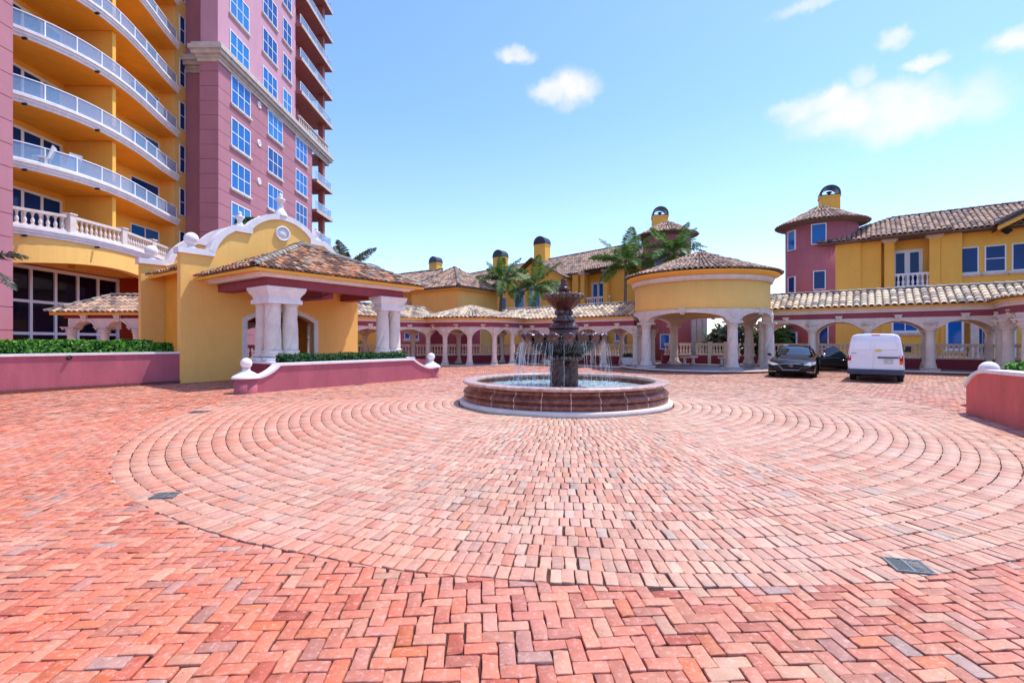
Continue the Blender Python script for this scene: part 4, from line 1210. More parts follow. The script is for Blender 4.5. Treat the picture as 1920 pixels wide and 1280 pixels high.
# arched yellow band over the lobby
b = MB(); n = len(arc); ins = offset(arc, -.45)
v = []
for i, (p_, q) in enumerate(zip(arc, ins)):
    f = (ys_[i] - 23.3) / (33.6 - 23.3); zb = 5.35 + .55 * math.sin(math.pi * min(1, max(0, f))) ** .8 if 0 < f < 1 else 5.35
    v += [(p_[0], p_[1], zb), (p_[0], p_[1], 6.945), (q[0], q[1], 6.945), (q[0], q[1], zb)]
fc = []
for i in range(n - 1):
    for k in range(4):
        l = (k + 1) % 4; fc.append((4 * i + k, 4 * i + l, 4 * i + 4 + l, 4 * i + 4 + k))
b.add(v, fc); tp('arched_band', b, M['yellow2'])
b = MB(); b.box(-28.4, -24.9, 22.66, 36, 6.5, 6.6); b.box(-28.4, -25.35, 33.6, 35.99, -.1, 6.49); tp('lobby_reveal', b, M['red'])
window(T, (-27.6, 28.2, 0), math.pi / 2, 10.8, 5.9, 7, 3, sill=False, glass='glass3', bar=.16, fr=.2, name='lobby_glazing', depth=.12)
b = MB(); b.box(-29.5, -27.62, 22.66, 36, -.1, 6.5); tp('lobby_wall', b, M['rose'])
# balcony chairs behind the glass
def chair(x, y, z, rz, label):
    o = thing('lounge_chair', label, 'chair', (x, y, z), rz, 'white chairs on the curved balcony')
    s = MB(); s.box(-.3, .3, -.3, .3, .36, .42); part('seat', s, M['frame'], o, local=True)
    s = MB(); s.add([(-.3, .28, .4), (.3, .28, .4), (.3, .48, 1.05), (-.3, .48, 1.05), (-.3, .33, .4), (.3, .33, .4), (.3, .53, 1.05), (-.3, .53, 1.05)], [(0, 1, 2, 3), (7, 6, 5, 4), (0, 4, 5, 1), (2, 6, 7, 3), (1, 5, 6, 2), (0, 3, 7, 4)]); part('backrest', s, M['frame'], o, local=True)
    for sx in (-.26, .26):
        for sy in (-.26, .26):
            s = MB(); s.box(sx - .02, sx + .02, sy - .02, sy + .02, 0, .36); part('leg', s, M['frame'], o, local=True)
zc_ = Zs[1] + .48
chair(-24.5, 25.0, zc_, R(-60), 'white lounge chair behind the balcony glass, nearer the pink wing')
chair(-24.3, 26.4, zc_, R(-110), 'white lounge chair behind the balcony glass, farther from the pink wing')
# entry canopy with three arches in front of the lobby
E = thing('entry_canopy', 'tile roofed entry canopy on small stone arches in front of the dark lobby', 'canopy', (-20, 25, 0))
cz = 1.0
b = MB()
x0, x1, y0, y1 = -22.95, -15.6, 23.6, 27.2
ze, zr = 3.02, 3.95; ym = (y0 + y1) / 2
roof_plane(b, [(x0, y0, ze), (x1, y0, ze), (x1, ym, zr), (x0 + 1.8, ym, zr)])
roof_plane(b, [(x0, y1, ze), (x0, y0, ze), (x0 + 1.8, ym, zr)])
roof_plane(b, [(x1, y1, ze), (x0, y1, ze), (x0 + 1.8, ym, zr), (x1, ym, zr)])
ridge(b, (x0, y0, ze + .03), (x0 + 1.8, ym, zr + .05), .13); ridge(b, (x0 + 1.8, ym, zr + .05), (x1, ym, zr + .05), .13)
part('roof', b, ROOF('tile_far'), E)
b = MB(); b.sweep([(x0 + .1, y1), (x0 + .1, y0 + .1), (x1, y0 + .1)], -.12, 0, ze - .14, ze - .01); part('eave_fascia', b, M['yellow'], E)
b = MB(); b.box(-22.35, x1, 23.95, 24.3, 2.72, 2.9); part('frieze', b, M['maroon'], E)
# ================================================================ colonnades and pavilion
def arch_panel(b, A, B, zs, zc, zt, pier, th=.2, n=16, keystone=None):
    """wall over one bay with a segmental arch; A, B column axes in the plane"""
    A, B = Vector(A), Vector(B); d = B - A; L = d.length; d.normalize(); nn = Vector((d.y, -d.x))
    a0, a1 = pier, L - pier; c = (a1 - a0); rise = zc - zs
    Rr = (c * c / 4 + rise * rise) / (2 * rise)
    def zb(x):
        x -= (a0 + a1) / 2
        return zc - Rr + math.sqrt(max(0, Rr * Rr - x * x))
    st = [0, a0 - 1e-4] + [a0 + c * (.5 - .5 * math.cos(math.pi * i / n)) for i in range(n + 1)] + [a1 + 1e-4, L]
    P = lambda x, s, z: (A.x + d.x * x + nn.x * th * s, A.y + d.y * x + nn.y * th * s, z)
    zz = [zs if (x < a0 or x > a1) else zb(x) for x in st]
    for i in range(len(st) - 1):
        x, y = st[i], st[i + 1]; u_, v_ = zz[i], zz[i + 1]
        b.quad(P(x, 1, u_), P(y, 1, v_), P(y, 1, zt), P(x, 1, zt)); b.quad(P(y, -1, v_), P(x, -1, u_), P(x, -1, zt), P(y, -1, zt))
        b.quad(P(x, -1, u_), P(y, -1, v_), P(y, 1, v_), P(x, 1, u_))
    # raised archivolt
    for i in range(2, len(st) - 3):
        x, y = st[i], st[i + 1]; u_, v_ = zz[i], zz[i + 1]
        h = .13; s = 1 + .03 / th
        b.quad(P(x, s, u_ - .005), P(y, s, v_ - .005), P(y, s, v_ + h), P(x, s, u_ + h)); b.quad(P(x, s, u_ + h), P(y, s, v_ + h), P(y, 1, v_ + h), P(x, 1, u_ + h)); b.quad(P(x, 1, u_ - .005), P(y, 1, v_ - .005), P(y, s, v_ - .005), P(x, s, u_ - .005))
    return (A + B) / 2, nn, d
def keystone(par, mid, nn, d, zc, th=.2):
    k = MB(); ang = math.atan2(d.y, d.x)
    y0, y1 = -(th + .12), -th + .02
    k.add([(-.1, y0 + .04, -.03), (.1, y0 + .04, -.03), (.1, y1, -.03), (-.1, y1, -.03), (-.14, y0, .26), (.14, y0, .26), (.14, y1, .26), (-.14, y1, .26)], [(0, 3, 2, 1), (4, 5, 6, 7), (0, 1, 5, 4), (1, 2, 6, 5), (2, 3, 7, 6), (3, 0, 4, 7)])
    k.box(-.17, .17, y0 - .02, y1, .26, .3); k.lathe([(.05, -.0), (.07, .06), (.05, .12)], 10, (0, y0 + .02, .07))
    part('keystone', k, M['cream'], par, (mid.x, mid.y, zc), ang)
class Z: pass
def colonnade(name, label, cols, fine, runs, rear_cols, rear_fine, zs, tilek, rcol, bays_b, skip_rear=()):
    """cols: front column axes, left to right; fine: smooth front path; rear likewise"""
    o = thing(name, label, 'colonnade', (cols[len(cols) // 2][0], cols[len(cols) // 2][1], 0))
    cm_ = column_mesh('column', rcol, zs.cap - zs.base); ch = zs.spring + .3 - zs.cap
    cap = capital_mesh('capital', rcol * 1.14, ch)
    def put(x, y):
        c = part('column', cm_, None, o, (x, y, zs.base)); part('capital', cap, None, c, (0, 0, zs.cap - zs.base), local=True)
    for p_ in cols: put(*p_)
    for i, p_ in enumerate(rear_cols):
        if i not in skip_rear: put(*p_)
    for row, kst in ((cols, True), (rear_cols, False)):
        for a, c in zip(row, row[1:]):
            if math.dist(a, c) < .6: continue
            b = MB(); mid, nn, d = arch_panel(b, a, c, zs.spring, zs.crown, zs.top, rcol * 1.35)
            q = part('arch', b, M['cream'], o)
            if kst: keystone(q, mid, nn, d, zs.crown)
    # carved blocks with rosettes over each front column
    mb_ = MB(); mb_.prism([(-.2, -.27), (.2, -.27), (.2, .2), (-.2, .2)], zs.spring + .02, zs.top - .03); mb_.lathe([(.13, 0), (.13, .03), (.08, .05), (.05, .03), (.001, .04)], 14, cap=False)
    n0 = len(mb_.v) - 14 * 5; mb_.v[n0:] = [(x, -.271 - z, y + (zs.spring + zs.top) / 2) for x, y, z in mb_.v[n0:]]
    mb_ = mesh_of('capital_block', mb_, M['cream'])
    for i, p_ in enumerate(cols):
        a_ = Vector(cols[max(0, i - 1)]); c_ = Vector(cols[min(len(cols) - 1, i + 1)]); d_ = (c_ - a_).normalized()
        part('capital_block', mb_, None, o, (*p_, 0), math.atan2(d_.y, d_.x))
    # entablature
    for (d0, d1, z0, z1, m, nm) in ((-.22, .22, zs.top + .002, zs.top + .28, 'beam', 'frieze'), (-.2, .27, zs.top + .283, zs.top + .4, 'cream', 'lower_cornice'), (-.2, .33, zs.top + .403, zs.eave - .1, 'cream', 'cornice'), (-.2, .46, zs.eave - .097, zs.eave - .01, 'yellow', 'eave_fascia')):
        b = MB(); b.sweep(fine, d0, d1, z0, z1); part(nm, b, M[m], o)
    b = MB(); b.sweep(rear_fine, -.22, .22, zs.top + .002, zs.eave - .02); part('rear_beam', b, M['rose'], o)
    # roof: each run is tiled on its own and the runs meet in valleys
    b = MB()
    for path, rdist, back in runs:
        e = offset(path, .6); u_ = offset(path, [-x for x in rdist])
        lo = [(x, y, zs.eave) for x, y in e]; hi = [(x, y, zs.ridge if back else zs.ridge + .2) for x, y in u_]
        roof_strip(b, lo, hi, pitch=.3, expo=.38, seg=5)
        if back:
          for i in range(len(hi) - 1): ridge(b, Vector(hi[i]) + Vector((0, 0, .03)), Vector(hi[i + 1]) + Vector((0, 0, .03)), .15)
        if back:
            bk_ = [(x, y, zs.eave) for x, y in offset(path, [-x - 1.7 for x in rdist])]
            roof_strip(b, bk_, hi, pitch=.3, expo=.6, seg=3)
    part('roof', b, ROOF(tilek), o)
    # ceiling
    b = MB()
    for i in range(len(fine) - 1): b.quad((*fine[i], zs.top + .1), (*fine[i + 1], zs.top + .1), (*rear_fine[i + 1], zs.top + .1), (*rear_fine[i], zs.top + .1))
    part('ceiling', b, M['soffit'], o)
    # platform
    pe = offset(fine, .5); pr_ = offset(rear_fine, -.3)
    b = MB()
    for i in range(len(fine) - 1): b.quad((*pe[i], zs.base), (*pe[i + 1], zs.base), (*pr_[i + 1], zs.base), (*pr_[i], zs.base))
    part('platform_floor', b, M['floor'], o)
    b = MB(); b.sweep(fine, .28, .53, zs.base - .06, zs.base + .012); part('platform_edge', b, M['cream'], o)
    b = MB(); b.sweep(fine, .25, .48, -.3, zs.base - .062); part('platform_riser', b, M['riser'], o)
    # low wall and balustrades behind
    bmesh_ = baluster_mesh('baluster', .58, .075)
    for a, c in bays_b:
        A, B = Vector(a), Vector(c); d = (B - A).normalized(); L_ = (B - A).length
        if L_ < .7: continue
        b = MB(); b.obox((A + B) / 2, d, L_ / 2 - .02, .13, zs.base, zs.base + .52); part('low_wall', b, M['maroon'], o)
        A2, B2 = A + d * .2, B - d * .2
        balustrade(o, A2, B2, zs.base + .523, .8, bmesh_, .58, .2)
    return o
# left run: straight, round bulge, inner corner, straight to the pavilion
zl = Z(); zl.base = .06; zl.cap = 1.86; zl.spring = 2.02; zl.crown = 2.37; zl.top = 2.52; zl.eave = 3.08; zl.ridge = 3.93
ea = Vector((.64, .77)).normalized(); A0_ = Vector((-9.5, 28.8)); na = Vector((ea.y, -ea.x))
SA = [A0_ + ea * s for s in (-6.6, -3.55, -.45, 2.4)]
bc = Vector((-2.9, 34.2)); br = 3.4
ct = lambda t, r=br: (bc.x + r * math.sin(R(t)), bc.y - r * math.cos(R(t)))
Bth = [-53, -25, 3, 31, 59]
corner = Vector((.75, 33.9)); pend = Vector((7.35, 28.55)); db = (pend - corner).normalized(); nb = Vector((db.y, -db.x))
SB = [corner + (pend - corner) * (k / 4) for k in range(5)]
cols = [tuple(p) for p in SA] + [ct(t) for t in Bth] + [tuple(p) for p in SB]
fth = [-53 + 8 * i for i in range(15)]
fine = [tuple(p) for p in SA] + [ct(t) for t in fth] + [tuple(p) for p in SB]
bth = [-110 + 8 * i for i in range(29)]
runs = [([tuple(p) for p in SA] + [tuple(SA[-1] + ea * 4.2)], [1.35] * 5, True), ([ct(t) for t in bth], [3.3] * 29, False), ([tuple(corner - (pend - corner).normalized() * 2.6)] + [tuple(p) for p in SB], [1.35] * 6, True)]
rA = [tuple(p - na * 2.5) for p in SA]; rB = [tuple(p - nb * 2.5) for p in SB]
c0, c1 = Vector(rA[-1]), Vector(rB[0])
rear_fine = rA + [tuple(c0.lerp(c1, (i + .5) / 15)) for i in range(15)] + rB
chord = [tuple(c0.lerp(c1, k / 4)) for k in range(5)]
rear_cols = rA[:-1] + chord + rB[1:]
CL = colonnade('colonnade', 'pale arched colonnade with tile roof and round bulge, behind the fountain', cols, fine, runs, rear_cols, rear_fine, zl, 'tile_pale', .168,
               list(zip(rear_cols, rear_cols[1:])))
# right run
zr_ = Z(); zr_.base = .12; zr_.cap = 2.06; zr_.spring = 2.2; zr_.crown = 2.62; zr_.top = 2.78; zr_.eave = 3.38; zr_.ridge = 4.3
P3 = Vector((20.65, 23.7)); dr = Vector((2.0, -1.47)); SR = [P3 + dr * k for k in (-3, -2, -1, 0, 1)]
drn = dr.normalized(); nr_ = Vector((drn.y, -drn.x))
rc = Vector((24.2, 18.7)); rr_ = 3.4
cr = lambda t, r=rr_: (rc.x + r * math.cos(R(t)), rc.y + r * math.sin(R(t)))
cols = [tuple(p) for p in SR] + [cr(t) for t in (140, 168, 196, 224)]
fth = [140 + 7 * i for i in range(13)]
fine = [tuple(p) for p in SR] + [cr(t) for t in fth]
runs = [([tuple(p) for p in SR] + [tuple(SR[-1] + drn * 3.2)], [1.4] * 6, True), ([cr(t) for t in [92 + 8 * i for i in range(19)]], [3.3] * 19, False)]
rR = [tuple(p - nr_ * 2.5) for p in SR]
c0 = Vector(rR[-1]); c1 = Vector((27.2, 16.0))
rear_fine = rR + [tuple(c0.lerp(c1, (i + 1) / 13)) for i in range(13)]
rear_cols = rR + [tuple(c0.lerp(c1, k / 3)) for k in (1, 2, 3)]
CR = colonnade('colonnade', 'pale arched colonnade with tile roof behind the parked car and van', cols, fine, runs, rear_cols, rear_fine, zr_, 'tile_pale', .198, list(zip(rear_cols, rear_cols[1:])))

# entry canopy arches use the same pieces
zE = Z()
for xs_ in ((-22.1, -20.45), (-20.45, -18.8), (-18.8, -17.15), (-17.15, -15.6)):
    b = MB(); mid, nn, d = arch_panel(b, (xs_[0], 24.1), (xs_[1], 24.1), 2.25, 2.6, 2.72, .3); q = part('arch', b, M['cream'], E); keystone(q, mid, nn, d, 2.58)
cmE = column_mesh('column', .2, 1.95); cpE = capital_mesh('capital', .2, .34)
for x in (-22.1, -20.45, -18.8, -17.15, -15.7):
    c = part('column', cmE, None, E, (x, 24.1, 0)); part('capital', cpE, None, c, (0, 0, 1.95), local=True)
b = MB(); arch_panel(b, (-22.1, 26.9), (-22.1, 24.1), 2.25, 2.6, 2.9, .3); part('side_arch', b, M['cream'], E)

# ---------------------------------------------------------------- round pavilion
PC = Vector((10.9, 27.9)); PR = 3.62; PA = -34
PV = thing('round_pavilion', 'round yellow drum pavilion with conical tile roof on six twisted columns', 'pavilion', (PC.x, PC.y, 0))
pp = lambda t, r: (PC.x + r * math.sin(R(t)), PC.y - r * math.cos(R(t)))
angs = [PA + t for t in (-141.5, -90, -38.5, 38.5, 90, 141.5)]
pcm = column_mesh('twisted_column', .26, 2.25, twist=2)
pcap = MB(); pcap.lathe([(.25, 0), (.27, .04), (.27, .07), (.3, .1), (.33, .14)], 28); pcap.box(-.36, .36, -.36, .36, .14, .24); pcap = mesh_of('capital', pcap, M['cream'])
for t in angs:
    x, y = pp(t, PR - .05); c = part('twisted_column', pcm, None, PV, (x, y, .12), R(t)); part('capital', pcap, None, c, (0, 0, 2.25), 0, local=True)
def ring_arch(b, t0, t1, zs, zc, zt, pier, r0, r1, n=24):
    a0, a1 = t0 + pier, t1 - pier
    st = [t0] + [a0 + (a1 - a0) * i / n for i in range(n + 1)] + [t1]
    def zb(t):
        if t <= a0 or t >= a1: return zs
        f = (t - a0) / (a1 - a0) * 2 - 1
        return zs + (zc - zs) * math.sqrt(max(0, 1 - abs(f) ** 2.3))
    for i in range(len(st) - 1):
        x, y = st[i], st[i + 1]; u_, v_ = zb(x), zb(y)
        q = lambda t, r, z: (*pp(t, r), z)
        b.quad(q(x, r1, u_), q(y, r1, v_), q(y, r1, zt), q(x, r1, zt)); b.quad(q(y, r0, v_), q(x, r0, u_), q(x, r0, zt), q(y, r0, zt)); b.quad(q(x, r0, u_), q(y, r0, v_), q(y, r1, v_), q(x, r1, u_))
        if 0 < i < len(st) - 2:
            r2 = r1 + .035; h = .14
            b.quad(q(x, r2, u_ - .005), q(y, r2, v_ - .005), q(y, r2, v_ + h), q(x, r2, u_ + h)); b.quad(q(x, r2, u_ + h), q(y, r2, v_ + h), q(y, r1, v_ + h), q(x, r1, u_ + h)); b.quad(q(x, r1, u_ - .005), q(y, r1, v_ - .005), q(y, r2, v_ - .005), q(x, r2, u_ - .005))
for t0, t1 in zip(angs, angs[1:] + [angs[0] + 360]):
    b = MB(); ring_arch(b, t0, t1, 2.62, 3.06, 3.24, 5.2, PR - .3, PR + .12); q = part('arch', b, M['cream'], PV)
    tm = (t0 + t1) / 2; mx_ = Vector(pp(tm, PR + .1)); nn = Vector((math.sin(R(tm)), -math.cos(R(tm)))); keystone(q, mx_, nn, Vector((-nn.y, nn.x)), 3.0, .0)
    rs_ = MB(); rs_.lathe([(.16, 0), (.16, .04), (.09, .06), (.06, .03), (.001, .04)], 16, cap=False); x, y = pp(t0, PR + .12)
    rs_.v = [(a, -c, bb) for a, bb, c in rs_.v]; part('rosette', rs_, M['cream'], q, (x, y, 2.93), R(t0))
b = MB(); b.lathe([(PR + .02, 3.242), (PR + .02, 4.72), (PR - .3, 4.72), (PR - .3, 3.242)], 96, (PC.x, PC.y, 0), cap=False); part('drum', b, M['yellow2'], PV)
b = MB(); b.lathe([(PR + .03, 4.70), (PR + .14, 4.72), (PR + .18, 4.86), (PR + .24, 4.95), (PR - .2, 4.96)], 96, (PC.x, PC.y, 0), cap=False); part('drum_moulding', b, M['cream'], PV)
b = MB(); b.lathe([(PR + .12, 4.962), (PR + .42, 5.1), (PR + .5, 5.13), (PR + .5, 5.2), (PR - .2, 5.21)], 96, (PC.x, PC.y, 0), cap=False); part('eave_fascia', b, M['yellow'], PV)
b = MB(); cone_roof(b, PC, PR + .6, 5.24, 6.7, seg=5); part('conical_roof', b, ROOF('tile_far'), PV)
b = MB(); b.lathe([(PR - .2, 3.2), (.01, 3.21)], 64, (PC.x, PC.y, 0), cap=False); part('ceiling', b, M['soffit'], PV)
b = MB(); b.lathe([(4.45, .119), (.01, .12)], 96, (PC.x, PC.y, 0), cap=False); part('platform_floor', b, M['floor'], PV)
b = MB(); b.lathe([(4.2, .05), (4.5, .06), (4.52, .12), (4.48, .135), (4.2, .136)], 128, (PC.x, PC.y, 0), cap=False); part('platform_edge', b, M['cream'], PV)
b = MB(); b.lathe([(4.42, -.3), (4.42, .058)], 128, (PC.x, PC.y, 0), cap=False); part('platform_riser', b, M['riser'], PV)
# balustrade behind the pavilion
bq = baluster_mesh('baluster', .58, .075)
bt_ = [96 + 14.5 * k for k in range(7)]
for t0, t1 in zip(bt_, bt_[1:]):
    a, c = Vector(pp(t0 + 10, 4.05)), Vector(pp(t1 + 10, 4.05)); d = (c - a).normalized()
    b = MB(); b.obox((a + c) / 2, d, (c - a).length / 2 + .06, .13, .122, .66); part('low_wall', b, M['maroon'], PV)
    balustrade(PV, a + d * .14, c - d * .14, .662, .8, bq, .58, .2)
    if int(t0) % 2:
        q = MB(); q.obox(a, d, .14, .15, .122, 1.56); part('pedestal', q, M['cream'], PV)
def bench(px, D, rz, label):
    x = (px - 960) / 900 * D
    o = thing('stone_bench', label, 'bench', (x, D, .125), rz, 'stone benches in the round pavilion')
    s = MB(); s.box(-.6, .6, -.2, .2, .42, .5); s.box(-.56, .56, -.17, .17, .39, .418); part('seat', s, M['cream'], o, local=True)
    for sx in (-.38, .38):
        s = MB(); s.lathe([(.13, 0), (.13, .05), (.08, .1), (.1, .25), (.07, .32), (.12, .388)], 12, (sx, 0, 0)); part('leg', s, M['cream'], o, local=True)
bench(1292, 30.6, R(28), 'pale stone bench at the back of the round pavilion, left of the front column')
bench(1366, 29.3, R(-28), 'pale stone bench at the back of the round pavilion, behind the front column')
x = (1183 - 960) / 900 * 30.2
o = thing('planter_box', 'white planter box with small plants beside the round pavilion', 'planter box', (x, 30.2, .065), R(-38))
s = MB(); s.prism([(-.45, -.2), (.45, -.2), (.45, .2), (-.45, .2)], 0, .5, taper=[(-.55, -.26), (.55, -.26), (.55, .26), (-.55, .26)]); part('box', s, M['white'], o, local=True)
s = MB()
for _ in range(420):
    p_ = Vector((rnd.uniform(-.5, .5), rnd.uniform(-.2, .2), .5 + rnd.uniform(0, .2))); a = Vector((rnd.uniform(-1, 1), rnd.uniform(-1, 1), rnd.uniform(0, 1.5))).normalized(); c = a.cross(Vector((rnd.uniform(-1, 1), rnd.uniform(-1, 1), .3))).normalized()
    s.add([p_, p_ + a * .06 + c * .02, p_ + a * .12, p_ + a * .06 - c * .02], [(0, 1, 2, 3)])
part('plants', s, M['hedge2'], o, local=True)
# ================================================================ villas
def villa_fn(o2, d2):
    """t along the wall, s outward to the court"""
    d2 = Vector(d2).normalized(); n2 = Vector((d2.y, -d2.x)); o2 = Vector(o2)
    def f(t, s, z=None):
        q = o2 + d2 * t + n2 * s
        return (q.x, q.y) if z is None else (q.x, q.y, z)
    return f, math.atan2(d2.y, d2.x)
def slab(b, f, t0, t1, s0, s1, z0, z1, mi=0):
    P = [f(t0, s0), f(t1, s0), f(t1, s1), f(t0, s1)]; b.prism(P[::-1], z0, z1, mi)
def hip_roof(b, f, t0, t1, s0, s1, ze, zr, hip0=True, hip1=True, pitch=.29, seg=3):
    """s0 front eave (larger s is nearer the court)"""
    sm = (s0 + s1) / 2; h = abs(s0 - s1) / 2
    a = t0 + (h if hip0 else 0); c = t1 - (h if hip1 else 0)
    roof_plane(b, [f(t0, s0, ze), f(t1, s0, ze), f(c, sm, zr), f(a, sm, zr)], pitch, .4, seg)
    roof_plane(b, [f(t1, s1, ze), f(t0, s1, ze), f(a, sm, zr), f(c, sm, zr)], pitch * 2, .8, 2)
    if hip0:
        roof_plane(b, [f(t0, s1, ze), f(t0, s0, ze), f(a, sm, zr)], pitch, .4, seg); ridge(b, f(t0, s0, ze + .04), f(a, sm, zr + .05), .15); ridge(b, f(t0, s1, ze + .04), f(a, sm, zr + .05), .15)
    if hip1:
        roof_plane(b, [f(t1, s0, ze), f(t1, s1, ze), f(c, sm, zr)], pitch, .4, seg); ridge(b, f(t1, s0, ze + .04), f(c, sm, zr + .05), .15)
    ridge(b, f(a, sm, zr + .05), f(c, sm, zr + .05), .15)
    slab(b, f, t0 + .02, t1 - .02, s1, s0 - .02, ze - .12, ze - .03, 1)
def chimney(par, c, w, z0, z1, rz=0, open_=False, name='chimney'):
    b = MB(); b.box(-w / 2, w / 2, -w * .4, w * .4, 0, z1 - z0); b.box(-w / 2 - .06, w / 2 + .06, -w * .4 - .06, w * .4 + .06, z1 - z0 - .12, z1 - z0 + .002)
    o = part(name, b, M['yellow'], par, (c[0], c[1], z0), rz)
    k = MB(); n = 12; H = w * .62; a = w / 2 + .04; yb = w * .4 + .05; zt = z1 - z0 + .004
    pr = [(-a, zt)] + [(-a * math.cos(math.pi * i / n), zt + .15 + (H - .15) * math.sin(math.pi * i / n)) for i in range(n + 1)] + [(a, zt)]
    if open_:
        hole = [(-a * .78, zt + .08)] + [(-a * .78 * math.cos(math.pi * i / n), zt + .16 + (H - .3) * math.sin(math.pi * i / n)) for i in range(n + 1)] + [(a * .78, zt + .08)]
        k.extrude(pr, [hole], lambda x, z, y: (x, y, z), -yb, yb)
    else: k.extrude(pr, [], lambda x, z, y: (x, y, z), -yb, yb)
    ck = part('chimney_cap', k, M['cap'], o, local=True)
    if open_:
        q = MB(); q.lathe([(.1, 0), (.1, .3), (.2, .32), (.2, .4), (.05, .46)], 12, (0, 0, zt)); q.box(-a * .78, a * .78, -.03, .03, zt + .16, zt + .22); part('flue', q, M['dark'], o, local=True)
    return o
def round_tower(par, c, r, re, z1, apex, wins, tile='tile_far', seg=4, base=0):
    b = MB(); b.lathe([(r, base), (r, z1)], 64, (c[0], c[1], 0)); part('round_wall', b, M['rose'], par)
    b = MB(); cone_roof(b, c, re, z1 + .05, apex, seg=seg, pitch=.29); b.lathe([(r - .1, z1 - .2), (re - .02, z1 + .03)], 48, (c[0], c[1], 0), 1, cap=False); part('conical_roof', b, ROOF(tile), par)
    for ang, z, w, h, g in wins:
        t = R(ang); x, y = c[0] + (r + .0) * math.sin(t), c[1] - (r + .0) * math.cos(t)
        window(par, (x, y, z), t, w, h, 1, 1, sill=False, glass=g, fr=.06, depth=.08)
def cpost(par, f, t, s, z0, z1, w=.28, m='yellow', capm='cream'):
    b = MB(); slab(b, f, t - w, t + w, s - w, s + w, z0, z1 - .3); o = part('balcony_post', b, M[m], par)
    b = MB(); slab(b, f, t - w - .08, t + w + .08, s - w - .08, s + w + .08, z1 - .298, z1 - .2); slab(b, f, t - w - .18, t + w + .18, s - w - .18, s + w + .18, z1 - .197, z1); part('post_capital', b, M[capm], o)

# ---------------------------------------------------------------- right villa
f, ra = villa_fn((24.2, 36.0), (.806, -.593))
V1 = thing('villa', 'yellow villa with a rose round tower, small balcony and hip roof on the right', 'villa', (28, 36, 0))
ZE = 8.85
def tpx(px, s=0):
    """wall coordinate seen at column px (s: offset towards the court)"""
    u_ = (px - 960) / 900; o_ = Vector(f(0, s)); d_ = Vector(f(1, s)) - o_
    return (u_ * o_.y - o_.x) / (d_.x - u_ * d_.y)
t1615, t1655, t1760, t1800 = tpx(1614), tpx(1652), tpx(1762), tpx(1802)
b = MB(); slab(b, f, -.3, t1615, -7, .45, -.1, ZE); slab(b, f, t1615 + .001, t1655, -7, .25, -.1, ZE)
slab(b, f, t1655 + .001, t1760, -7, -.6, -.1, ZE); slab(b, f, t1655 + .001, t1760, -.599, .35, -.1, 5.15)
slab(b, f, t1760 + .001, t1800, -7, .45, -.1, ZE); slab(b, f, t1800 + .001, 22, -7, 0, -.1, ZE)
part('wall', b, M['yellow'], V1)
b = MB(); slab(b, f, t1655 - .15, t1760 + .1, .351, .55, 5.0, 5.3); slab(b, f, t1655 + .002, t1760 - .002, -.58, .35, 5.152, 5.3); part('balcony_slab', b, M['white'], V1)
cpost(V1, f, tpx(1664, .3) + .1, .3, 5.3, ZE - .05); cpost(V1, f, tpx(1752, .3), .3, 5.3, ZE - .05)
td = tpx(1701, -.6)
window(V1, f(td, -.6, 5.3), ra, 1.7, 2.75, 2, 1, sill=False, glass='glass2', bar=.3, fr=.22, name='french_door')
bv = baluster_mesh('baluster', .74, .085, 'white')
balustrade(V1, f(tpx(1671, .38), .38), f(tpx(1744, .38), .38), 5.3, .98, bv, .74, .26, material='white')
for px, w in ((1816, .98), (1866, 1.0), (1919, 1.05)):
    window(V1, f(tpx(px), 0, 6.05), ra, w, 1.72, 1, 2 if px == 1866 else 1, sill=True, glass='glass2', fr=.07)
for px, w, z, h, nx_ in ((1697, 1.5, 2.2, 1.1, 2), (1790, .9, 1.0, 2.0, 1), (1842, 1.2, .6, 2.6, 2), (1880, 1.2, .6, 2.6, 2)):
    s_ = .35 if px < 1762 else (.45 if px < 1800 else 0)
    window(V1, f(tpx(px, s_), s_, z), ra, w, h, nx_, 1, sill=True, glass='glass', fr=.12)
for px in (1827, 1860):
    cpost(V1, f, tpx(px, .5), .5, -.05, 3.4, .2, 'cream')
b = MB(); hip_roof(b, f, -1.0, 23, 1.0, -8, ZE, 10.95, True, False, seg=4)
# the roof runs out over the balcony
roof_plane(b, [f(t1655 - .6, 1.75, ZE - .02), f(t1760 + .5, 1.75, ZE - .02), f(t1760 + .5, .2, ZE + .62), f(t1655 - .6, .2, ZE + .62)], .29, .4, 4)
slab(b, f, t1655 - .58, t1760 + .48, .3, 1.73, ZE - .14, ZE - .05, 1)
part('roof', b, ROOF('tile_far'), V1)
# gabled wing reaching in from the right
tg = tpx(1866, 1.6)
b = MB()
A_ = [f(tg, 1.9, ZE - .05), f(tg + 5.2, 1.9, 11.6), f(tg + 5.2, -3, 11.6), f(tg, -3, ZE - .05)]
roof_plane(b, [A_[3], A_[0], A_[1], A_[2]], .29, .4, 5)
ridge(b, Vector(A_[0]) + Vector((0, 0, .06)), Vector(A_[1]) + Vector((0, 0, .06)), .17, .3)
part('wing_roof', b, ROOF('tile_far'), V1)
b = MB()
for s0, s1, dz, h, mi in ((1.75, 1.86, -.16, .14, 0), (1.6, 1.748, -.42, .26, 1), (.02, 1.598, -.3, .1, 2)):
    v = [f(tg + .1, s0, ZE + dz), f(tg + .1, s1, ZE + dz), f(tg + 5.2, s1, 11.55 + dz), f(tg + 5.2, s0, 11.55 + dz)]
    v += [(x, y, z + h) for x, y, z in v]
    b.add(v, [(0, 3, 2, 1), (4, 5, 6, 7), (0, 1, 5, 4), (1, 2, 6, 5), (2, 3, 7, 6), (3, 0, 4, 7)], mi)
part('wing_barge', b, [M['cap'], M['yellow'], M['maroon']], V1)
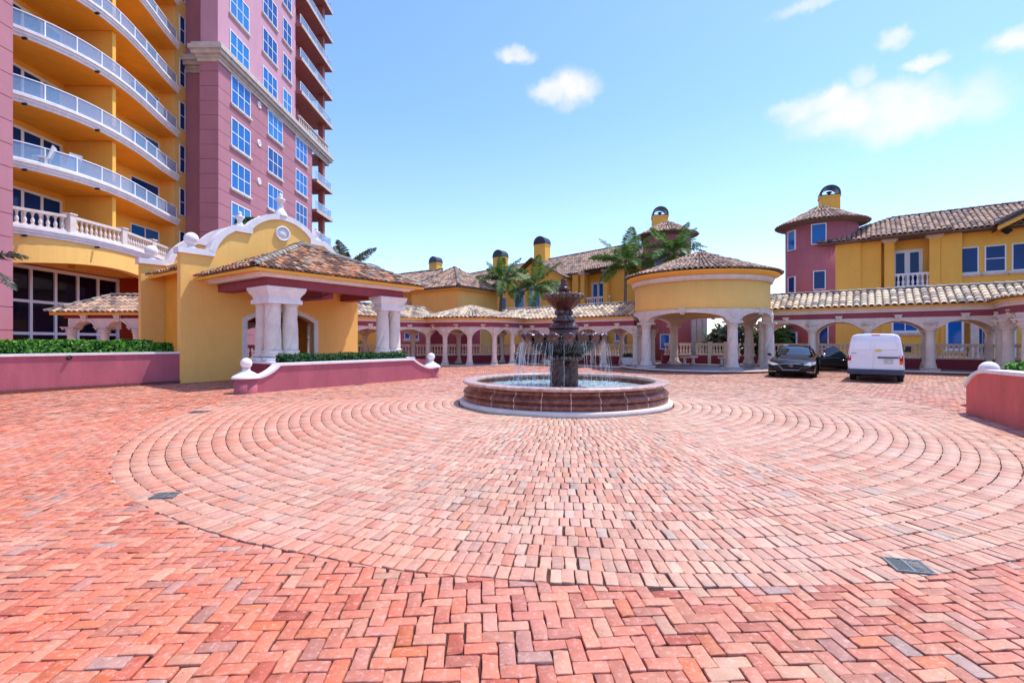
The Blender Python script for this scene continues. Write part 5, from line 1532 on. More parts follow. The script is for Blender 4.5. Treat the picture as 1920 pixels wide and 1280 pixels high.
q = MB(); q.lathe([(.02, -.16), (.13, -.1), (.17, 0)], 16, cap=False); q.lathe([(.26, 0), (.26, .1), (.2, .16)], 16); part('dome_camera', q, M['dark'], V1, f(tpx(1888, .8), .8, ZE - .42))
tc_ = (24.45, 38.0)
ta = math.degrees(math.atan2(24.45, 38.0))      # towards the camera is -ta
fa = lambda px: math.degrees(math.asin(max(-1, min(1, ((px - 1539.5) / 66))))) - ta
round_tower(V1, tc_, 2.45, 3.15, 10.65, 12.25, [(fa(1488), 8.7, .86, 1.55, 'glass'), (fa(1536), 8.85, .98, 1.55, 'glass'), (fa(1488), 5.3, .8, 1.35, 'glass2'), (fa(1537), 5.45, .8, 1.42, 'glass2'), (fa(1490), 1.2, .85, 1.1, 'glass2'), (fa(1539), 1.0, 1.0, 2.0, 'glass2')])
chimney(V1, (25.7, 38.9), 1.35, 11.3, 13.25, R(-25), True)

# ---------------------------------------------------------------- centre villa (mirrored sister)
f2, rb_ = villa_fn((-6.9, 68.2), (.65, -.76))     # runs towards the camera to the right
f = f2
V2 = thing('villa', 'long yellow villa with tall blue windows and brown tile roof behind the fountain', 'villa', (4, 56, 0))
ZE = 8.8
def on(px, s=0): return tpx(px, s)
te = on(1212)
b = MB(); slab(b, f, -12, on(1010), -8, 0, -.1, ZE); slab(b, f, on(1010) + .001, on(1082), -8, 0.0, -.1, ZE)
slab(b, f, on(1082) + .001, on(1093), -8, .8, -.1, ZE); slab(b, f, on(1093) + .001, on(1140), -8, -.5, -.1, ZE); slab(b, f, on(1093) + .001, on(1140), -.499, .8, -.1, 5.05); slab(b, f, on(1140) + .001, te, -8, .5, -.1, ZE)
part('wall', b, M['yellow'], V2)
# bay with tall windows and its own gable
tb0, tb1 = on(955, 1.6), on(1056, 1.6)
b = MB(); slab(b, f, tb0, tb1, .001, 1.6, -.1, ZE - .3)
tm = (tb0 + tb1) / 2
b.add([f(tb0, 1.6, ZE - .3), f(tb1, 1.6, ZE - .3), f(tm, 1.6, ZE + 2.0), f(tb0, -2, ZE - .3), f(tb1, -2, ZE - .3), f(tm, -2, ZE + 2.0)], [(0, 1, 2), (0, 2, 5, 3), (1, 4, 5, 2)])
bay = part('bay', b, M['yellow'], V2)
b = MB()
for sg, te_ in ((1, tb0 - .6), (-1, tb1 + .6)):
    P = [f(te_, -3, ZE - .45), f(te_, 2.1, ZE - .45), f(tm, 2.1, ZE + 2.15), f(tm, -3, ZE + 2.15)]
    if sg < 0: P = [P[1], P[0], P[3], P[2]]
    roof_plane(b, P, .29, .4, 3)
    ridge(b, Vector(f(te_, 2.1, ZE - .4)), Vector(f(tm, 2.1, ZE + 2.2)), .14)
part('bay_roof', b, ROOF('tile_far'), bay)
b = MB(); slab(b, f, tb0 - .12, tb1 + .12, 1.601, 1.72, ZE - 1.2, ZE - .95); part('bay_moulding', b, M['cream'], bay)
for px in (974, 1003):
    window(V2, f(on(px, 1.6), 1.6, 4.1), rb_, 1.75, 3.9, 2, 1, sill=False, glass='glass', fr=.05)
for px, w, z, h in ((1040, 1.0, 5.6, 1.9), (1061, 1.1, 5.6, 2.0), (1074, .8, 5.6, 1.9), (945, 1.0, 5.6, 1.6)):
    s_ = 1.6 if px == 1040 else 0
    window(V2, f(on(px, s_), s_, z), rb_, w, h, 1, 1, sill=True, glass='glass2', fr=.06)
window(V2, f(on(1122, -.5), -.5, 5.1), rb_, 1.75, 2.7, 2, 1, sill=False, glass='glass', bar=.3, fr=.22, name='french_door')
b = MB(); slab(b, f, on(1088, 1), on(1145, 1), .2, 1.15, 4.8, 5.1); part('balcony_slab', b, M['white'], V2)
cpost(V2, f, on(1095, .8), .8, 5.1, ZE - .05, .26); cpost(V2, f, on(1138, .8), .8, 5.1, ZE - .05, .26)
balustrade(V2, f(on(1100, .85), .85), f(on(1134, .85), .85), 5.1, 1.0, bv, .74, .3, material='white')
balustrade(V2, f(on(1140, .85), .85), f(on(1145, .85), .85), 5.1, 1.0, bv, .74, .3, material='white')
for px, z, w, h in ((1005, 1.3, 1.2, 1.4), (1085, 1.6, 1.4, 1.2), (1160, 1.6, 1.3, 1.2), (1128, 1.6, 1.3, 1.2)): window(V2, f(on(px, .82), .82 if 1082 < px < 1141 else (.5 if px > 1141 else 1.62), z), rb_, w, h, 2, 1, sill=True, glass='glass', fr=.1)
b = MB(); hip_roof(b, f, -13, te + .8, 1.0, -9, ZE, 11.9, True, True, .3, 3)
roof_plane(b, [f(on(1088, 1.6), 1.9, ZE - .02), f(on(1145, 1.6), 1.9, ZE - .02), f(on(1145, 1.6), .2, ZE + .7), f(on(1088, 1.6), .2, ZE + .7)], .29, .4, 3)
part('roof', b, ROOF('tile_far'), V2)
for px, D, z0, z1, w in ((817, 74, 9.5, 13.6, 1.6), (938.5, 68, 10, 13.4, 1.7), (1016.5, 61, 10, 13.8, 1.65)):
    chimney(V2, ((px - 960) / 900 * D, D), w, z0, z1, R(-35))
ta = math.degrees(math.atan2(.322, 1))
round_tower(V2, (13.85, 43.0), 2.05, 2.65, 10.9, 12.3, [(-ta - 14, 7.7, 1.0, 1.6, 'bglass'), (-ta + 40, 7.9, .9, 1.4, 'glass2'), (-ta - 4, .9, .8, 1.3, 'glass')])
chimney(V2, (13.7, 44.5), 1.35, 11.4, 13.1, R(-10), True)
b = MB(); x, y = 16.7, 45.5
b.box(x - 2.2, x + .3, y, y + 4, -.1, 4.6); part('lower_wall', b, M['rose'], V2)
b = MB()
for k in range(3): b.box(x + .32 + .55 * k, x + .74 + .55 * k, y + .1, y + .5, -.1, 4.6)
part('pilasters', b, M['cream'], V2)
# far roofs to the left of the hip block
# ---------------------------------------------------------------- small block with a hip roof
HB = thing('hip_roofed_block', 'small plain yellow block with a hip tile roof behind the colonnade bulge', 'building', (-5.5, 43, 0))
c0 = Vector((-4.49, 40.0)); da = Vector((-.814, .581)); dbv = Vector((.5, .866))
f, rh = villa_fn(c0 + da * 5.6, -da)              # front face runs left to right, out to the camera-left
b = MB(); slab(b, f, 0, 5.6, -5.4, 0, -.1, 6.1); part('wall', b, M['yellow2'], HB)
b = MB(); hip_roof(b, f, -.55, 6.15, .55, -5.95, 6.15, 8.25, True, True, .28, 4); part('roof', b, ROOF('tile_far'), HB)
b = MB(); b.sweep([f(-.3, -5.7), f(-.3, .3), f(5.9, .3), f(5.9, -5.7)][::-1], 0, .1, 5.9, 6.1) if False else slab(b, f, -.35, 5.95, -5.75, .35, 5.9, 6.02); part('eave_band', b, M['yellow'], HB)
b = MB(); slab(b, f, -6, -.02, -6, -1.2, -.1, 6.4); part('annex_wall', b, M['yellow'], HB)
b = MB(); slab(b, f, -3.4, -1.3, -1.199, -.6, -.1, 4.9); q = part('annex_bay', b, M['rose'], HB)
b = MB(); slab(b, f, -3.6, -1.1, -1.198, -.4, 4.902, 5.15); part('annex_cornice', b, M['white'], q)
window(HB, f(-.62, -1.2, 4.15), rh, .75, 1.45, 1, 2, sill=False, glass='glass2', fr=.1)
b = MB(); hip_roof(b, f, -7, .4, -.2, -7, 6.45, 8.4, False, False, .3, 3); part('annex_roof', b, ROOF('tile_far'), HB)
# rose wall seen through the arches of the bulge
RW = thing('garden_building', 'low rose coloured building seen through the colonnade arches left of the fountain', 'building', (-6, 39, 0))
b = MB(); b.box(-9.3, -2.6, 39.2, 39.7, -.1, 2.9); part('wall', b, M['rose'], RW)
b = MB(); b.box(-6.6, -5.2, 38.2, 39.19, -.1, 2.9); b.box(-4.4, -3.2, 38.6, 39.19, -.1, 2.9); part('dark_bay', b, M['maroon'], RW)
b = MB(); b.box(-16, -9.31, 38.9, 39.4, -.1, 3.3); part('yellow_wall', b, M['yellow'], RW)
for x in (-8.55, -7.85): window(RW, (x, 39.2, 1.75), 0, .48, .95, 1, 1, sill=True, glass='glass', fr=.07)
# ================================================================ palms and shrubs
def frond_mesh(L, droop, n=26, w=.42, name='frond', m='palm', stiff=.5):
    """feather leaf along +x, rising then drooping, leaflets folded down on both sides"""
    b = MB(); pts = []
    for i in range(n + 1):
        f = i / n
        pts.append(Vector((L * (f - .12 * droop * f ** 3), .05 * L * math.sin(f * 2) * stiff, L * (.42 * f - droop * .95 * f ** 2.1))))
    b.tube(pts[::2], [max(.006, .03 * (1 - i / (n / 2))) for i in range(n // 2 + 1)], 4)
    for i in range(3, n + 1):
        f = i / n; p = pts[i]; t = (pts[i] - pts[i - 1]).normalized()
        side = t.cross(Vector((0, 0, 1))).normalized(); up = side.cross(t)
        l = w * L * .62 * math.sin(math.pi * min(1, .12 + .86 * f)) ** .7 + .05
        for s in (-1, 1):
            for q in (0, .35, .7):
                if rnd.random() < .06: continue
                a = (side * s * rnd.uniform(.72, .95) + t * rnd.uniform(.25, .5) + up * rnd.uniform(-.05, .3)).normalized()
                p0 = p + t * (L / n * q)
                e = p0 + a * l * rnd.uniform(.8, 1.05) - Vector((0, 0, l * rnd.uniform(.1, .4)))
                mid = p0 + a * l * .55 - Vector((0, 0, l * .05))
                wd = t * (.02 + .005 * L)
                b.add([p0 - wd * .4, p0 + wd * .4, mid + wd, e, mid - wd], [(0, 1, 2, 4), (4, 2, 3)])
    return mesh_of(name, b, M[m])
def palm(name, label, base, H, Lf, n=15, lean=(0, 0), r=.15, m='palm', spread=1.0, cat='palm tree', group=None, shaft=True):
    o = thing(name, label, cat, base, group=group)
    b = MB(); pts = []; rad = []
    for i in range(9):
        f = i / 8; pts.append((lean[0] * f * f, lean[1] * f * f, H * f)); rad.append(r * (1.25 - .55 * f) if f > 0 else r * 1.5)
    b.tube(pts, rad, 12); part('trunk', b, M['bark'], o, local=True)
    tx, ty = lean
    if shaft:
        b = MB(); b.lathe([(r * .72, 0), (r * .85, .15), (r * .7, .6), (r * .3, 1.0)], 12, (tx, ty, H - .05)); part('crownshaft', b, M['shaft'], o, local=True)
    ms = [frond_mesh(Lf * rnd.uniform(.9, 1.1), d, m=m) for d in (.15, .42, .66, .85)]
    for k in range(n):
        q = k / n
        lev = 0 if q < .2 else 1 if q < .5 else 2 if q < .8 else 3
        c = part('frond', ms[lev], None, o, (tx, ty, H + (.75 if shaft else .1) - .12 * lev), 0, local=True)
        tilt = [-.5, -.18, .08, .3][lev] * spread + rnd.uniform(-.15, .15)
        az = k * 2.39996 + rnd.uniform(-.25, .25)
        c.rotation_euler = (Matrix.Rotation(az, 3, 'Z') @ Matrix.Rotation(tilt, 3, 'Y') @ Matrix.Rotation(rnd.uniform(-.35, .35), 3, 'X')).to_euler()
    return o
def gx_(px, D): return (px - 960) / 900 * D
GP = 'palms behind the colonnade'
palm('palm_tree', 'feathery palm in front of the yellow villa, left of the two close palms', (gx_(936, 44), 44, 0), 6.6, 2.7, 17, (.25, 0), .17, group=GP)
palm('palm_tree', 'feathery palm before the tall blue windows, directly left of the fountain top', (gx_(1003, 42), 42, 0), 5.75, 2.7, 17, (0, 0), .15, group=GP)
palm('palm_tree', 'tall thin palm beside the villa balcony, left of the rose tower', (gx_(1172, 40), 40, 0), 7.4, 2.9, 19, (.05, 0), .15, group=GP)
palm('palm_tree', 'bushy palm behind the round pavilion roof, in front of the rose tower', (gx_(1264, 38), 38, 0), 8.0, 2.7, 21, (0, 0), .16, group=GP)
palm('palm_tree', 'wispy grey green palm rising behind the right end of the gatehouse', (gx_(648, 31), 31, 0), 6.3, 2.1, 18, (.2, 0), .1, m='palm2', shaft=False, spread=.8)
palm('palm_tree', 'tall palm whose frond tips reach in at the left edge of the picture', (-16.3, 13.9, 0), 3.75, 1.75, 11, (0, 0), .14, m='palm2', shaft=False)
palm('palm_tree', 'young upright palm behind the pavilion balustrade', (gx_(1337, 44), 44, -1), 1.6, 2.2, 9, (0, 0), .08, shaft=False, spread=1.6)
def shrub(name, label, c, r, h, n, m, leaf=.35, cat='shrub', group=None):
    o = thing(name, label, cat, c, group=group)
    b = MB()
    for _ in range(n):
        t = rnd.uniform(0, 6.283); q = math.sqrt(rnd.random()); z = rnd.random()
        p = Vector((r * q * math.cos(t) * (1 - .45 * z), r * q * math.sin(t) * (1 - .45 * z), h * (z * (1 - .25 * q))))
        a = Vector((rnd.uniform(-1, 1), rnd.uniform(-1, 1), rnd.uniform(-.2, 1.2))).normalized(); s = a.cross(Vector((rnd.uniform(-1, 1), rnd.uniform(-1, 1), .4))).normalized()
        l = leaf * rnd.uniform(.5, 1.2); w = l * .14
        b.add([p, p + a * l * .5 + s * w, p + a * l - Vector((0, 0, l * .2)), p + a * l * .5 - s * w], [(0, 1, 2, 3)])
    part('foliage', b, M[m], o, local=True)
    b = MB()
    for k in range(5):
        t = rnd.uniform(0, 6.28); b.tube([(0, 0, -.4), (r * .3 * math.cos(t), r * .3 * math.sin(t), h * .5), (r * .5 * math.cos(t), r * .5 * math.sin(t), h * .85)], [.04, .03, .01], 5)
    part('stem', b, M['bark'], o, local=True)
for px, D, r, h, lb in ((1385, 41, 2.0, 3.3, 'dark spiky shrub seen through the pavilion right of its front column'), (1352, 42, 1.5, 2.9, 'dark spiky shrub seen through the pavilion left of its front column'), (1456, 38, 1.2, 3.1, 'loose dark shrub beyond the balustrade left of the black car'), (1430, 40, 1.3, 2.7, 'dark spiky shrub seen between the right pavilion columns')):
    shrub('shrub', lb, (gx_(px, D), D, 0), r, h, 900, 'palm2' if px < 1390 else 'palm', .8)
shrub('shrub', 'round green shrub on the low wall seen past the right gatehouse columns', (gx_(672, 33), 33, .3), .9, 1.4, 500, 'hedge', .3)
shrub('shrub', 'leafy green shrub seen through the gatehouse doorway', (*gw(3.1, -5.3)[:2], .2), .55, 1.4, 420, 'hedge', .28)
# ================================================================ vehicles
def paint(name, col, rough=.25, metal=0, coat=1):
    m = bpy.data.materials.new(name); m.use_nodes = True; p = m.node_tree.nodes['Principled BSDF']
    p.inputs['Base Color'].default_value = col; p.inputs['Roughness'].default_value = rough; p.inputs['Metallic'].default_value = metal; p.inputs['Specular IOR Level'].default_value = .15 if coat and not metal else .5; p.inputs['Coat Weight'].default_value = coat; p.inputs['Coat Roughness'].default_value = .03
    return m
M['black_paint'] = paint('black_car_paint', lin(6, 7, 11), .3, 0, .55); M['white_paint'] = paint('white_van_paint', lin(236, 238, 242), .3)
M['chrome'] = paint('chrome_trim', lin(215, 218, 222), .15, 1, 0); M['rubber'] = paint('tyre_rubber', lin(24, 24, 26), .85, 0, 0); M['plastic'] = paint('dark_bumper_plastic', lin(58, 66, 84), .6, 0, 0)
M['lamp_red'] = paint('red_lamp', lin(196, 24, 30), .15); M['lamp_amber'] = paint('amber_lamp', lin(240, 110, 30), .15); M['lamp_clear'] = paint('clear_lamp', lin(226, 232, 236), .1)
M['autoglass'] = glass_mat('car_glass', lin(20, 34, 44), .03, 0, 1.0); M['gold'] = paint('gold_badge', lin(212, 166, 60), .25, .8, 0); M['rim_metal'] = paint('alloy_rim', lin(120, 122, 126), .3, 1, 0)
M['grille'] = mat('black_mesh_grille', lin(20, 20, 22), rough=.4, var=.4, scale=60, bump=.8, bscale=90)
M['plate'] = paint('plate_white', lin(222, 228, 220), .4, 0, 0); M['plate_green'] = paint('plate_green', lin(40, 100, 62), .4, 0, 0)
def loft(b, secs, mi=0, caps=True, smooth=True):
    n = len(secs[0]); base = [p for s in secs for p in s]; f = []
    for i in range(len(secs) - 1):
        for k in range(n - 1): f.append((i * n + k, i * n + k + 1, (i + 1) * n + k + 1, (i + 1) * n + k))
    if caps: f += [tuple(range(n - 1, -1, -1)), tuple((len(secs) - 1) * n + k for k in range(n))]
    b.add(base, f, mi, smooth)
def wheel(par, x, y, r, w, side):
    t = MB(); t.lathe([(r * .66, -w / 2), (r * .93, -w / 2), (r, -w * .36), (r, w * .36), (r * .93, w / 2), (r * .66, w / 2)], 28, cap=False)
    t.v = [(z, a, c) for a, c, z in t.v]
    o = part('wheel', t, M['rubber'], par, (x, y, r), local=True)
    q = MB(); q.lathe([(r * .68, -w * .4), (r * .68, w * .42), (r * .62, w * .45), (r * .6, w * .2), (.06, w * .25), (.05, w * .3)], 24, cap=False)
    for k in range(7):
        a = 2 * math.pi * k / 7; c_, s_ = math.cos(a), math.sin(a)
        P = lambda u_, v_, z: (u_ * c_ - v_ * s_, u_ * s_ + v_ * c_, z)
        v = [P(.05, -.03, w * .3), P(.05, .03, w * .3), P(r * .64, .025, w * .42), P(r * .64, -.025, w * .42)]; q.add(v, [(0, 1, 2, 3)])
    q.v = [(z * side, a, c) for a, c, z in q.v]
    part('rim', q, M['rim_metal'], o, local=True)

# ---------------------------------------------------------------- black coupe: front is local -y
hx_, hy_ = -.56, -.83                              # heading
CARF = Vector((11.98, 20.62)); crz = math.atan2(hy_, hx_) + math.pi / 2
cc = CARF - Vector((hx_, hy_)).normalized() * 2.34
K = thing('car', 'black two door coupe facing the camera with its driver door open', 'car', (cc.x, cc.y, 0), crz)
def kp(name, b, m, par=None, loc=(0, 0, 0), **k): return part(name, b, m, par or K, loc, local=True, **k)
st = [  # y, half width, z bottom, z bulge, z shoulder, z top at centre
    (-2.36, .60, .30, .42, .56, .60), (-2.31, .74, .22, .46, .62, .655), (-2.2, .84, .19, .50, .67, .71), (-2.0, .90, .18, .53, .71, .77), (-1.8, .925, .18, .55, .735, .815), (-1.76, .925, .56, .62, .74, .82), (-1.1, .93, .56, .66, .80, .91), (-1.06, .93, .20, .58, .80, .92), (-.7, .925, .19, .58, .84, .965), (0, .915, .19, .58, .88, .97), (.8, .92, .19, .58, .91, .97), (1.08, .935, .2, .6, .93, .98), (1.12, .935, .58, .68, .935, .985), (1.76, .935, .58, .7, .955, 1.01), (1.8, .93, .24, .62, .955, 1.015), (2.1, .89, .26, .62, .95, 1.0), (2.3, .8, .32, .6, .9, .95), (2.36, .66, .36, .58, .8, .84)]
secs = []
for y, w, zb, zm, zs_, zt in st:
    h = [(0, zb), (w * .8, zb), (w * .96, zb + .04), (w, zm), (w * .985, zm + (zs_ - zm) * .6), (w * .93, zs_), (w * .8, zs_ + (zt - zs_) * .45), (w * .55, zt - .012), (w * .3, zt - .002), (0, zt)]
    secs.append([(x, y, z) for x, z in h] + [(-x, y, z) for x, z in h[-2:0:-1]] + [(0, y, zb)])
b = MB(); loft(b, secs); kp('body', b, M['black_paint'])
b = MB()
gs = [(-.78, .70, .95, .95), (-.40, .635, .92, 1.17), (.05, .57, .92, 1.335), (.45, .555, .93, 1.385), (.9, .55, .94, 1.37), (1.35, .58, .96, 1.24), (1.95, .64, .99, .995)]
secs = []
for y, wt_, zb, zt in gs:
    wb_ = max(wt_, .8 - .02 * abs(y)) if zt - zb > .05 else wt_
    h = [(wb_, zb), (wt_ + (wb_ - wt_) * .45, zb + (zt - zb) * .6), (wt_, zt - .035 if zt - zb > .05 else zt), (wt_ * .85, zt - .005), (wt_ * .4, zt + .01), (0, zt + .012)]
    secs.append([(x, y, z) for x, z in h] + [(-x, y, z) for x, z in h[-2::-1]])
loft(b, secs, caps=False); kp('glasshouse', b, M['autoglass'])
b = MB()
secs = []
for y, wt_, zb, zt in gs[2:6]:
    z = zt + .013; secs.append([(wt_ + .012, y, z - .05), (wt_ * .86, y, z - .002), (wt_ * .4, y, z + .006), (0, y, z + .008), (-wt_ * .4, y, z + .006), (-wt_ * .86, y, z - .002), (-wt_ - .012, y, z - .05)])
loft(b, secs, caps=False)
for s in (-1, 1):
    b.tube([(s * .715, -.80, .95), (s * .66, -.40, 1.165), (s * .6, .05, 1.315)], .028, 6); b.tube([(s * .575, .45, 1.36), (s * .6, 1.35, 1.22), (s * .66, 1.95, 1.0)], .03, 6)
    b.tube([(s * .80, .3, .93), (s * .73, .34, 1.15), (s * .58, .4, 1.35)], .025, 6)
kp('roof', b, M['black_paint'])
for x in (-.80, .80):
    for y in (-1.43, 1.44): wheel(K, x, y, .345, .25, 1 if x > 0 else -1)
# front: grille with chrome surround, lamps, intakes, emblem
def fplate(pts, y, d=.02):
    q = MB(); q.extrude([(x, z) for x, z in pts], [], lambda a, c, e: (a, e, c), y - d, y); return q
b = fplate([(-.44, .56), (-.30, .36), (.30, .36), (.44, .56), (.25, .60), (-.25, .60)], -2.345, .03); kp('grille', b, M['grille'])
b = MB(); ring_ = [(-.46, .57), (-.31, .345), (.31, .345), (.46, .57), (.26, .615), (-.26, .615), (-.46, .57)]; b.tube([(x, -2.375, z) for x, z in ring_], .013, 6); kp('grille_surround', b, M['chrome'])
b = MB()
el = [(.075 * math.cos(t_), .04 * math.sin(t_)) for t_ in [R(-60 + 300 * i / 20) - math.pi / 2 + R(60) for i in range(21)]]
b.tube([(x, -2.385, .525 + z) for x, z in el], .008, 6); b.tube([(-.03, -2.385, .492), (0, -2.385, .535), (.03, -2.385, .492)], .008, 6); kp('emblem', b, M['chrome'])
for s in (-1, 1):
    b = MB(); P = [(s * .44, -2.385, .585), (s * .78, -2.27, .69), (s * .90, -2.12, .735), (s * .90, -2.15, .61), (s * .70, -2.34, .535)]
    v = [(x, y - .02, z) for x, y, z in P] + [(x, y + .12, z) for x, y, z in P]; n = 5
    b.add(v, [tuple(range(n)), tuple(range(2 * n - 1, n - 1, -1))] + [(i, (i + 1) % n, n + (i + 1) % n, n + i) for i in range(n)]); kp('headlight', b, M['lamp_clear'])
    b = MB(); b.tube([(s * .50, -2.41, .578), (s * .70, -2.355, .575), (s * .86, -2.20, .635)], .018, 5); kp('daytime_light', b, M['frame'])
    b = MB(); P = [(s * .52, -2.33, .34), (s * .84, -2.2, .38), (s * .85, -2.2, .27), (s * .60, -2.31, .25)]
    v = [(x, y - .012, z) for x, y, z in P] + [(x, y + .05, z) for x, y, z in P]; b.add(v, [(0, 1, 2, 3), (7, 6, 5, 4)] + [(i, (i + 1) % 4, 4 + (i + 1) % 4, 4 + i) for i in range(4)]); kp('air_intake', b, M['black'])
    b = MB(); b.tube([(s * .56, -2.345, .275), (s * .70, -2.31, .27), (s * .86, -2.2, .29)], .014, 5); kp('fog_trim', b, M['chrome'])
    if s < 0:
        b = MB(); b.ball((s * 1.0, -.62, .97), .085, 12, 8); b.v = [(x, -.62 + (y + .62) * .8, .97 + (z - .97) * .75) for x, y, z in b.v]; b.tube([(s * .90, -.66, .90), (s * .98, -.62, .95)], .025, 6); kp('mirror', b, M['black_paint'])
b = fplate([(-.5, .33), (-.42, .24), (.42, .24), (.5, .33)], -2.335, .02); kp('lower_intake', b, M['black'])
b = MB(); b.box(.915, .94, -.72, .62, .25, .88); kp('door_opening', b, M['black'])
# open driver door (on the right in the picture), hinged at its front edge
dz = []
D_ = kp('door', (lambda q: q)(MB()), M['black_paint'], loc=(.93, -.72, 0)) if False else None
b = MB()
secs = []
for y, h in ((0, 1), (.15, 1), (1.1, 1), (1.28, .98), (1.36, .9)):
    secs.append([(-.06, y, .26), (.02, y, .27), (.055, y, .5), (.045, y, .74), (.0, y, .9 * h), (-.06, y, .9 * h), (-.09, y, .55), (-.06, y, .26)])
loft(b, secs)
D_ = kp('door', b, M['black_paint'], loc=(.95, -.74, 0)); D_.rotation_euler = (0, 0, R(-52))
b = MB(); q = [(0, .12, .9), (0, 1.33, .9), (-.22, .95, 1.33), (-.2, .62, 1.31)]
b.add(q + [(x + .012, y, z) for x, y, z in q], [(0, 1, 2, 3), (7, 6, 5, 4)]); part('door_window', b, M['autoglass'], D_, local=True)
b = MB(); b.tube(q[0:1] + q[3:4] + q[2:3] + q[1:2], .02, 6); part('window_frame', b, M['black_paint'], D_, local=True)
b = MB(); b.ball((.15, .16, .97), .09, 12, 8); b.tube([(.03, .14, .9), (.12, .16, .95)], .025, 6); part('mirror', b, M['chrome'], D_, local=True)
b = MB(); b.tube([(.075, 1.05, .74), (.085, 1.15, .75), (.075, 1.24, .74)], .014, 6); part('handle', b, M['chrome'], D_, local=True)

# ---------------------------------------------------------------- white panel van: rear is local -y
vh = Vector((.64, .768)).normalized(); vr = Vector((13.98, 18.5)); vc = vr + vh * 2.36
VN = thing('van', 'white cargo van seen from behind with closed rear doors', 'van', (vc.x, vc.y, 0), math.atan2(vh.y, vh.x) - math.pi / 2)
def vp(name, b, m, par=None, loc=(0, 0, 0), **k): return part(name, b, m, par or VN, loc, local=True, **k)
def vsec(y, w, zb, zt, tum=1.0):
    h = [(0, zb), (w * .94, zb), (w * .985, zb + .06), (w, .62), (w, .95), (w * (1 - .025 * tum), 1.2), (w * (1 - .075 * tum), 1.5 * zt / 1.86), (w * (1 - .13 * tum), 1.72 * zt / 1.86), (w * (1 - .21 * tum), 1.815 * zt / 1.86), (w * (1 - .36 * tum), 1.85 * zt / 1.86), (w * .35, zt), (0, zt + .005)]
    return [(x, y, z) for x, z in h] + [(-x, y, z) for x, z in h[-2:0:-1]] + [(0, y, zb)]
W_ = .865
secs = [vsec(-2.34, W_ * .965, .42, 1.825), vsec(-2.30, W_ * .99, .40, 1.855), vsec(-2.2, W_, .38, 1.868), vsec(-1.75, W_, .38, 1.87), vsec(-1.72, W_, .66, 1.87), vsec(-1.02, W_, .66, 1.875), vsec(-.99, W_, .26, 1.875), vsec(.6, W_, .26, 1.86), vsec(1.0, W_, .26, 1.80)]
b = MB(); loft(b, secs)
def fsec(y, w, zb, zt):
    h = [(0, zb), (w * .94, zb), (w, zb + .08), (w, .6), (w * .98, zt - .18), (w * .9, zt - .05), (w * .5, zt), (0, zt + .02)]
    return [(x, y, z) for x, z in h] + [(-x, y, z) for x, z in h[-2:0:-1]] + [(0, y, zb)]
loft(b, [fsec(1.0, W_, .26, 1.22), fsec(1.30, W_, .62, 1.16), fsec(1.75, W_, .62, 1.08), fsec(2.0, W_ * .98, .3, 1.02), fsec(2.25, W_ * .86, .28, .9), fsec(2.36, W_ * .6, .3, .75)])
vp('body', b, M['white_paint'])
# two rear doors, each a raised panel with a recessed upper field
def rdoor(x0, x1, mirror=1):
    b = MB(); y0 = -2.362
    def P(x, z, y): 
        k = 1 if z < 1.2 else 1 - .13 * (z - 1.2) / .6
        return (x * k, y + .035 * max(0, (z - 1.2) / .6), z)
    o = [(x0, .5), (x1, .5), (x1, 1.78), (x0, 1.78)]
    xo = x1 if abs(x1) > abs(x0) else x0
    sg = 1 if xo > 0 else -1
    o = [(x0, .5), (x1, .5), (x1, 1.25), (x1, 1.7 if x1 > 0 and sg > 0 else 1.79), (x1 - (.1 if sg > 0 else 0), 1.79), (x0 + (.1 if sg < 0 else 0), 1.79), (x0, 1.7 if sg < 0 else 1.79), (x0, 1.25)]
    b.extrude(o, [], lambda a, c, e: P(a, c, e), y0, y0 + .03)
    m0, m1 = x0 + .07, x1 - .07
    d = vp('rear_door', b, M['white_paint'])
    t = MB(); ring_ = [(m0, 1.26), (m1, 1.26), (m1 - (.05 if sg > 0 else 0), 1.66), (m1 - (.1 if sg > 0 else .03), 1.71), (m0 + (.1 if sg < 0 else .03), 1.71), (m0 + (.05 if sg < 0 else 0), 1.66), (m0, 1.26)]
    t.tube([P(x, z, y0 - .002) for x, z in ring_], .008, 5); t.tube([P(m0, .98, y0 - .002), P(m1, .98, y0 - .002)], .006, 5); part('panel_crease', t, M['white_paint'], d, local=True)
    for z in (.62, 1.0, 1.5):
        hq = MB(); q = P(xo, z, y0); hq.box(q[0] - .02, q[0] + .02, q[1] - .02, q[1] + .03, z - .05, z + .05); part('hinge', hq, M['white_paint'], d, local=True)
    return d
dl = rdoor(-.79, -.056); dr_ = rdoor(-.044, .79)
b = MB(); b.box(.09, .72, -2.40, -2.365, .925, .985); part('handle_bar', b, M['plastic'], dr_, local=True)
b = MB(); b.extrude([(x * .11 + .105, z * .038 + 1.215) for x, z in ((-1, -.55), (-.4, -.55), (-.4, -1), (.4, -1), (.4, -.55), (1, -.55), (1.1, .55), (.42, .55), (.42, 1), (-.38, 1), (-.38, .55), (-.9, .55))], [], lambda a, c, e: (a, e, c), -2.39, -2.368); part('emblem', b, M['gold'], dr_, local=True)
b = MB(); b.box(.28, .57, -2.385, -2.366, .73, .89); pl_ = part('license_plate', b, M['plate'], dr_, local=True)
b = MB(); b.box(.285, .565, -2.388, -2.386, .868, .886); b.box(.285, .565, -2.388, -2.386, .734, .748); part('plate_band', b, M['plate_green'], pl_, local=True)
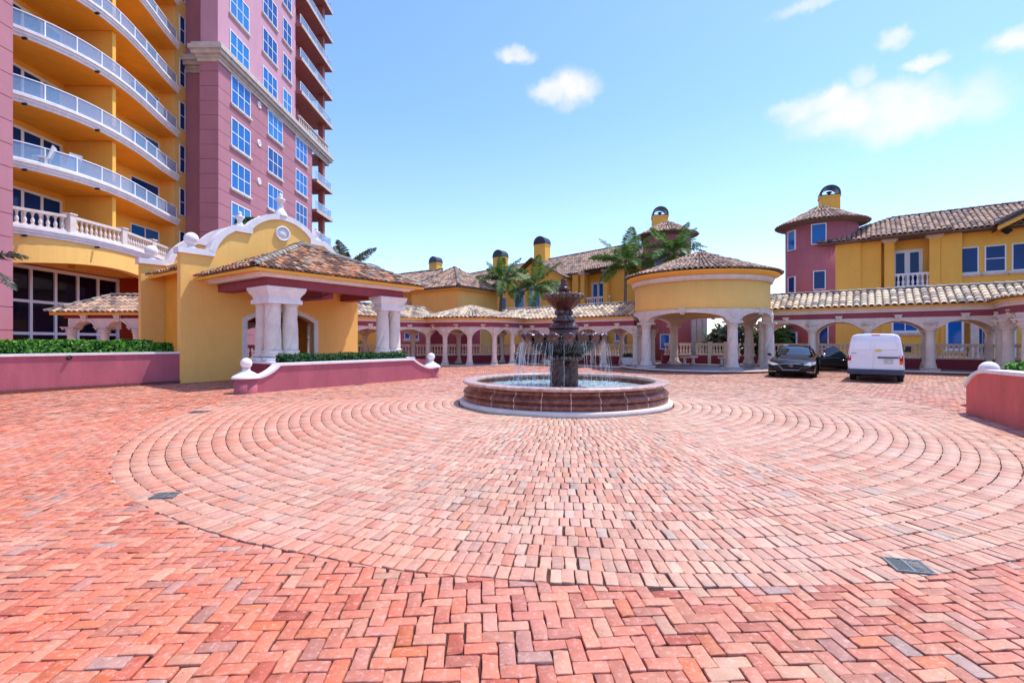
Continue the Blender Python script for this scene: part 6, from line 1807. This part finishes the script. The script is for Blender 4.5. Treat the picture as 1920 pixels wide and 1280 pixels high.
def txt(s, size, m, par, loc, ext=.002):
    c = bpy.data.curves.new('lettering', 'FONT'); c.body = s; c.size = size; c.align_x = 'CENTER'; c.extrude = ext
    o = bpy.data.objects.new('lettering', c); COL.objects.link(o); bpy.context.view_layer.update()
    dg = bpy.context.evaluated_depsgraph_get(); me = bpy.data.meshes.new_from_object(o.evaluated_get(dg)); bpy.data.objects.remove(o)
    me.materials.clear(); me.materials.append(m)
    o = part('lettering', me, None, par, loc, local=True); o.rotation_euler = (R(90), 0, 0); return o
txt('GEC J43', .078, M['plate_green'], pl_, (.425, -2.387, .782))
txt('EXPRESS', .05, M['plastic'], dl, (-.66, -2.364, 1.09))
b = MB(); b.box(-.12 + .02, .16 + .0, -2.345, -2.30, 1.79, 1.835); vp('brake_light', b, M['lamp_red'])
for s in (-1, 1):
    b = MB(); b.box(s * .80 - .055, s * .80 + .055, -2.375, -2.28, .82, 1.03); o = vp('tail_light', b, M['lamp_red'])
    b = MB(); b.box(s * .80 - .053, s * .80 + .053, -2.373, -2.28, .70, .818); part('indicator', b, M['lamp_clear'] if s < 0 else M['lamp_amber'], o, local=True)
    b = MB(); b.add([(s * .868, -.1, 1.12), (s * .868, .95, 1.1), (s * .79, .75, 1.62), (s * .80, -.1, 1.62), (s * .858, -.1, 1.12), (s * .858, .95, 1.1), (s * .78, .75, 1.62), (s * .79, -.1, 1.62)], [(0, 1, 2, 3), (7, 6, 5, 4), (0, 4, 5, 1), (1, 5, 6, 2), (2, 6, 7, 3), (3, 7, 4, 0)]); vp('side_window', b, M['autoglass'])
    b = MB(); b.box(s * .98 - .1, s * .98 + .1, .82, .92, 1.12, 1.36); b.box(min(s * .86, s * .92), max(s * .86, s * .92), .84, .9, 1.14, 1.22); vp('mirror', b, M['dark'])
b = MB(); secs = []
for y, w in ((-2.44, .8), (-2.42, .86), (-2.3, .885), (-2.1, .885)): secs.append([(-w, y, .30), (w, y, .30), (w, y, .50), (-w, y, .50), (-w, y, .30)])
loft(b, secs, smooth=False); vp('bumper', b, M['plastic'])
b = MB(); b.add([(-.68, 1.02, 1.74), (.68, 1.02, 1.74), (.78, 1.62, 1.14), (-.78, 1.62, 1.14)], [(0, 1, 2, 3)]); b.add([(-.72, 1.0, 1.78), (.72, 1.0, 1.78), (.8, 1.6, 1.1), (-.8, 1.6, 1.1)], [(3, 2, 1, 0)]); vp('windscreen', b, M['autoglass'])
b = MB(); b.box(-.7, .7, -1.9, 1.8, .22, .42); vp('underbody', b, M['black'])
for x in (-.755, .755):
    for y in (-1.38, 1.5): wheel(VN, x, y, .325, .2, 1 if x > 0 else -1)
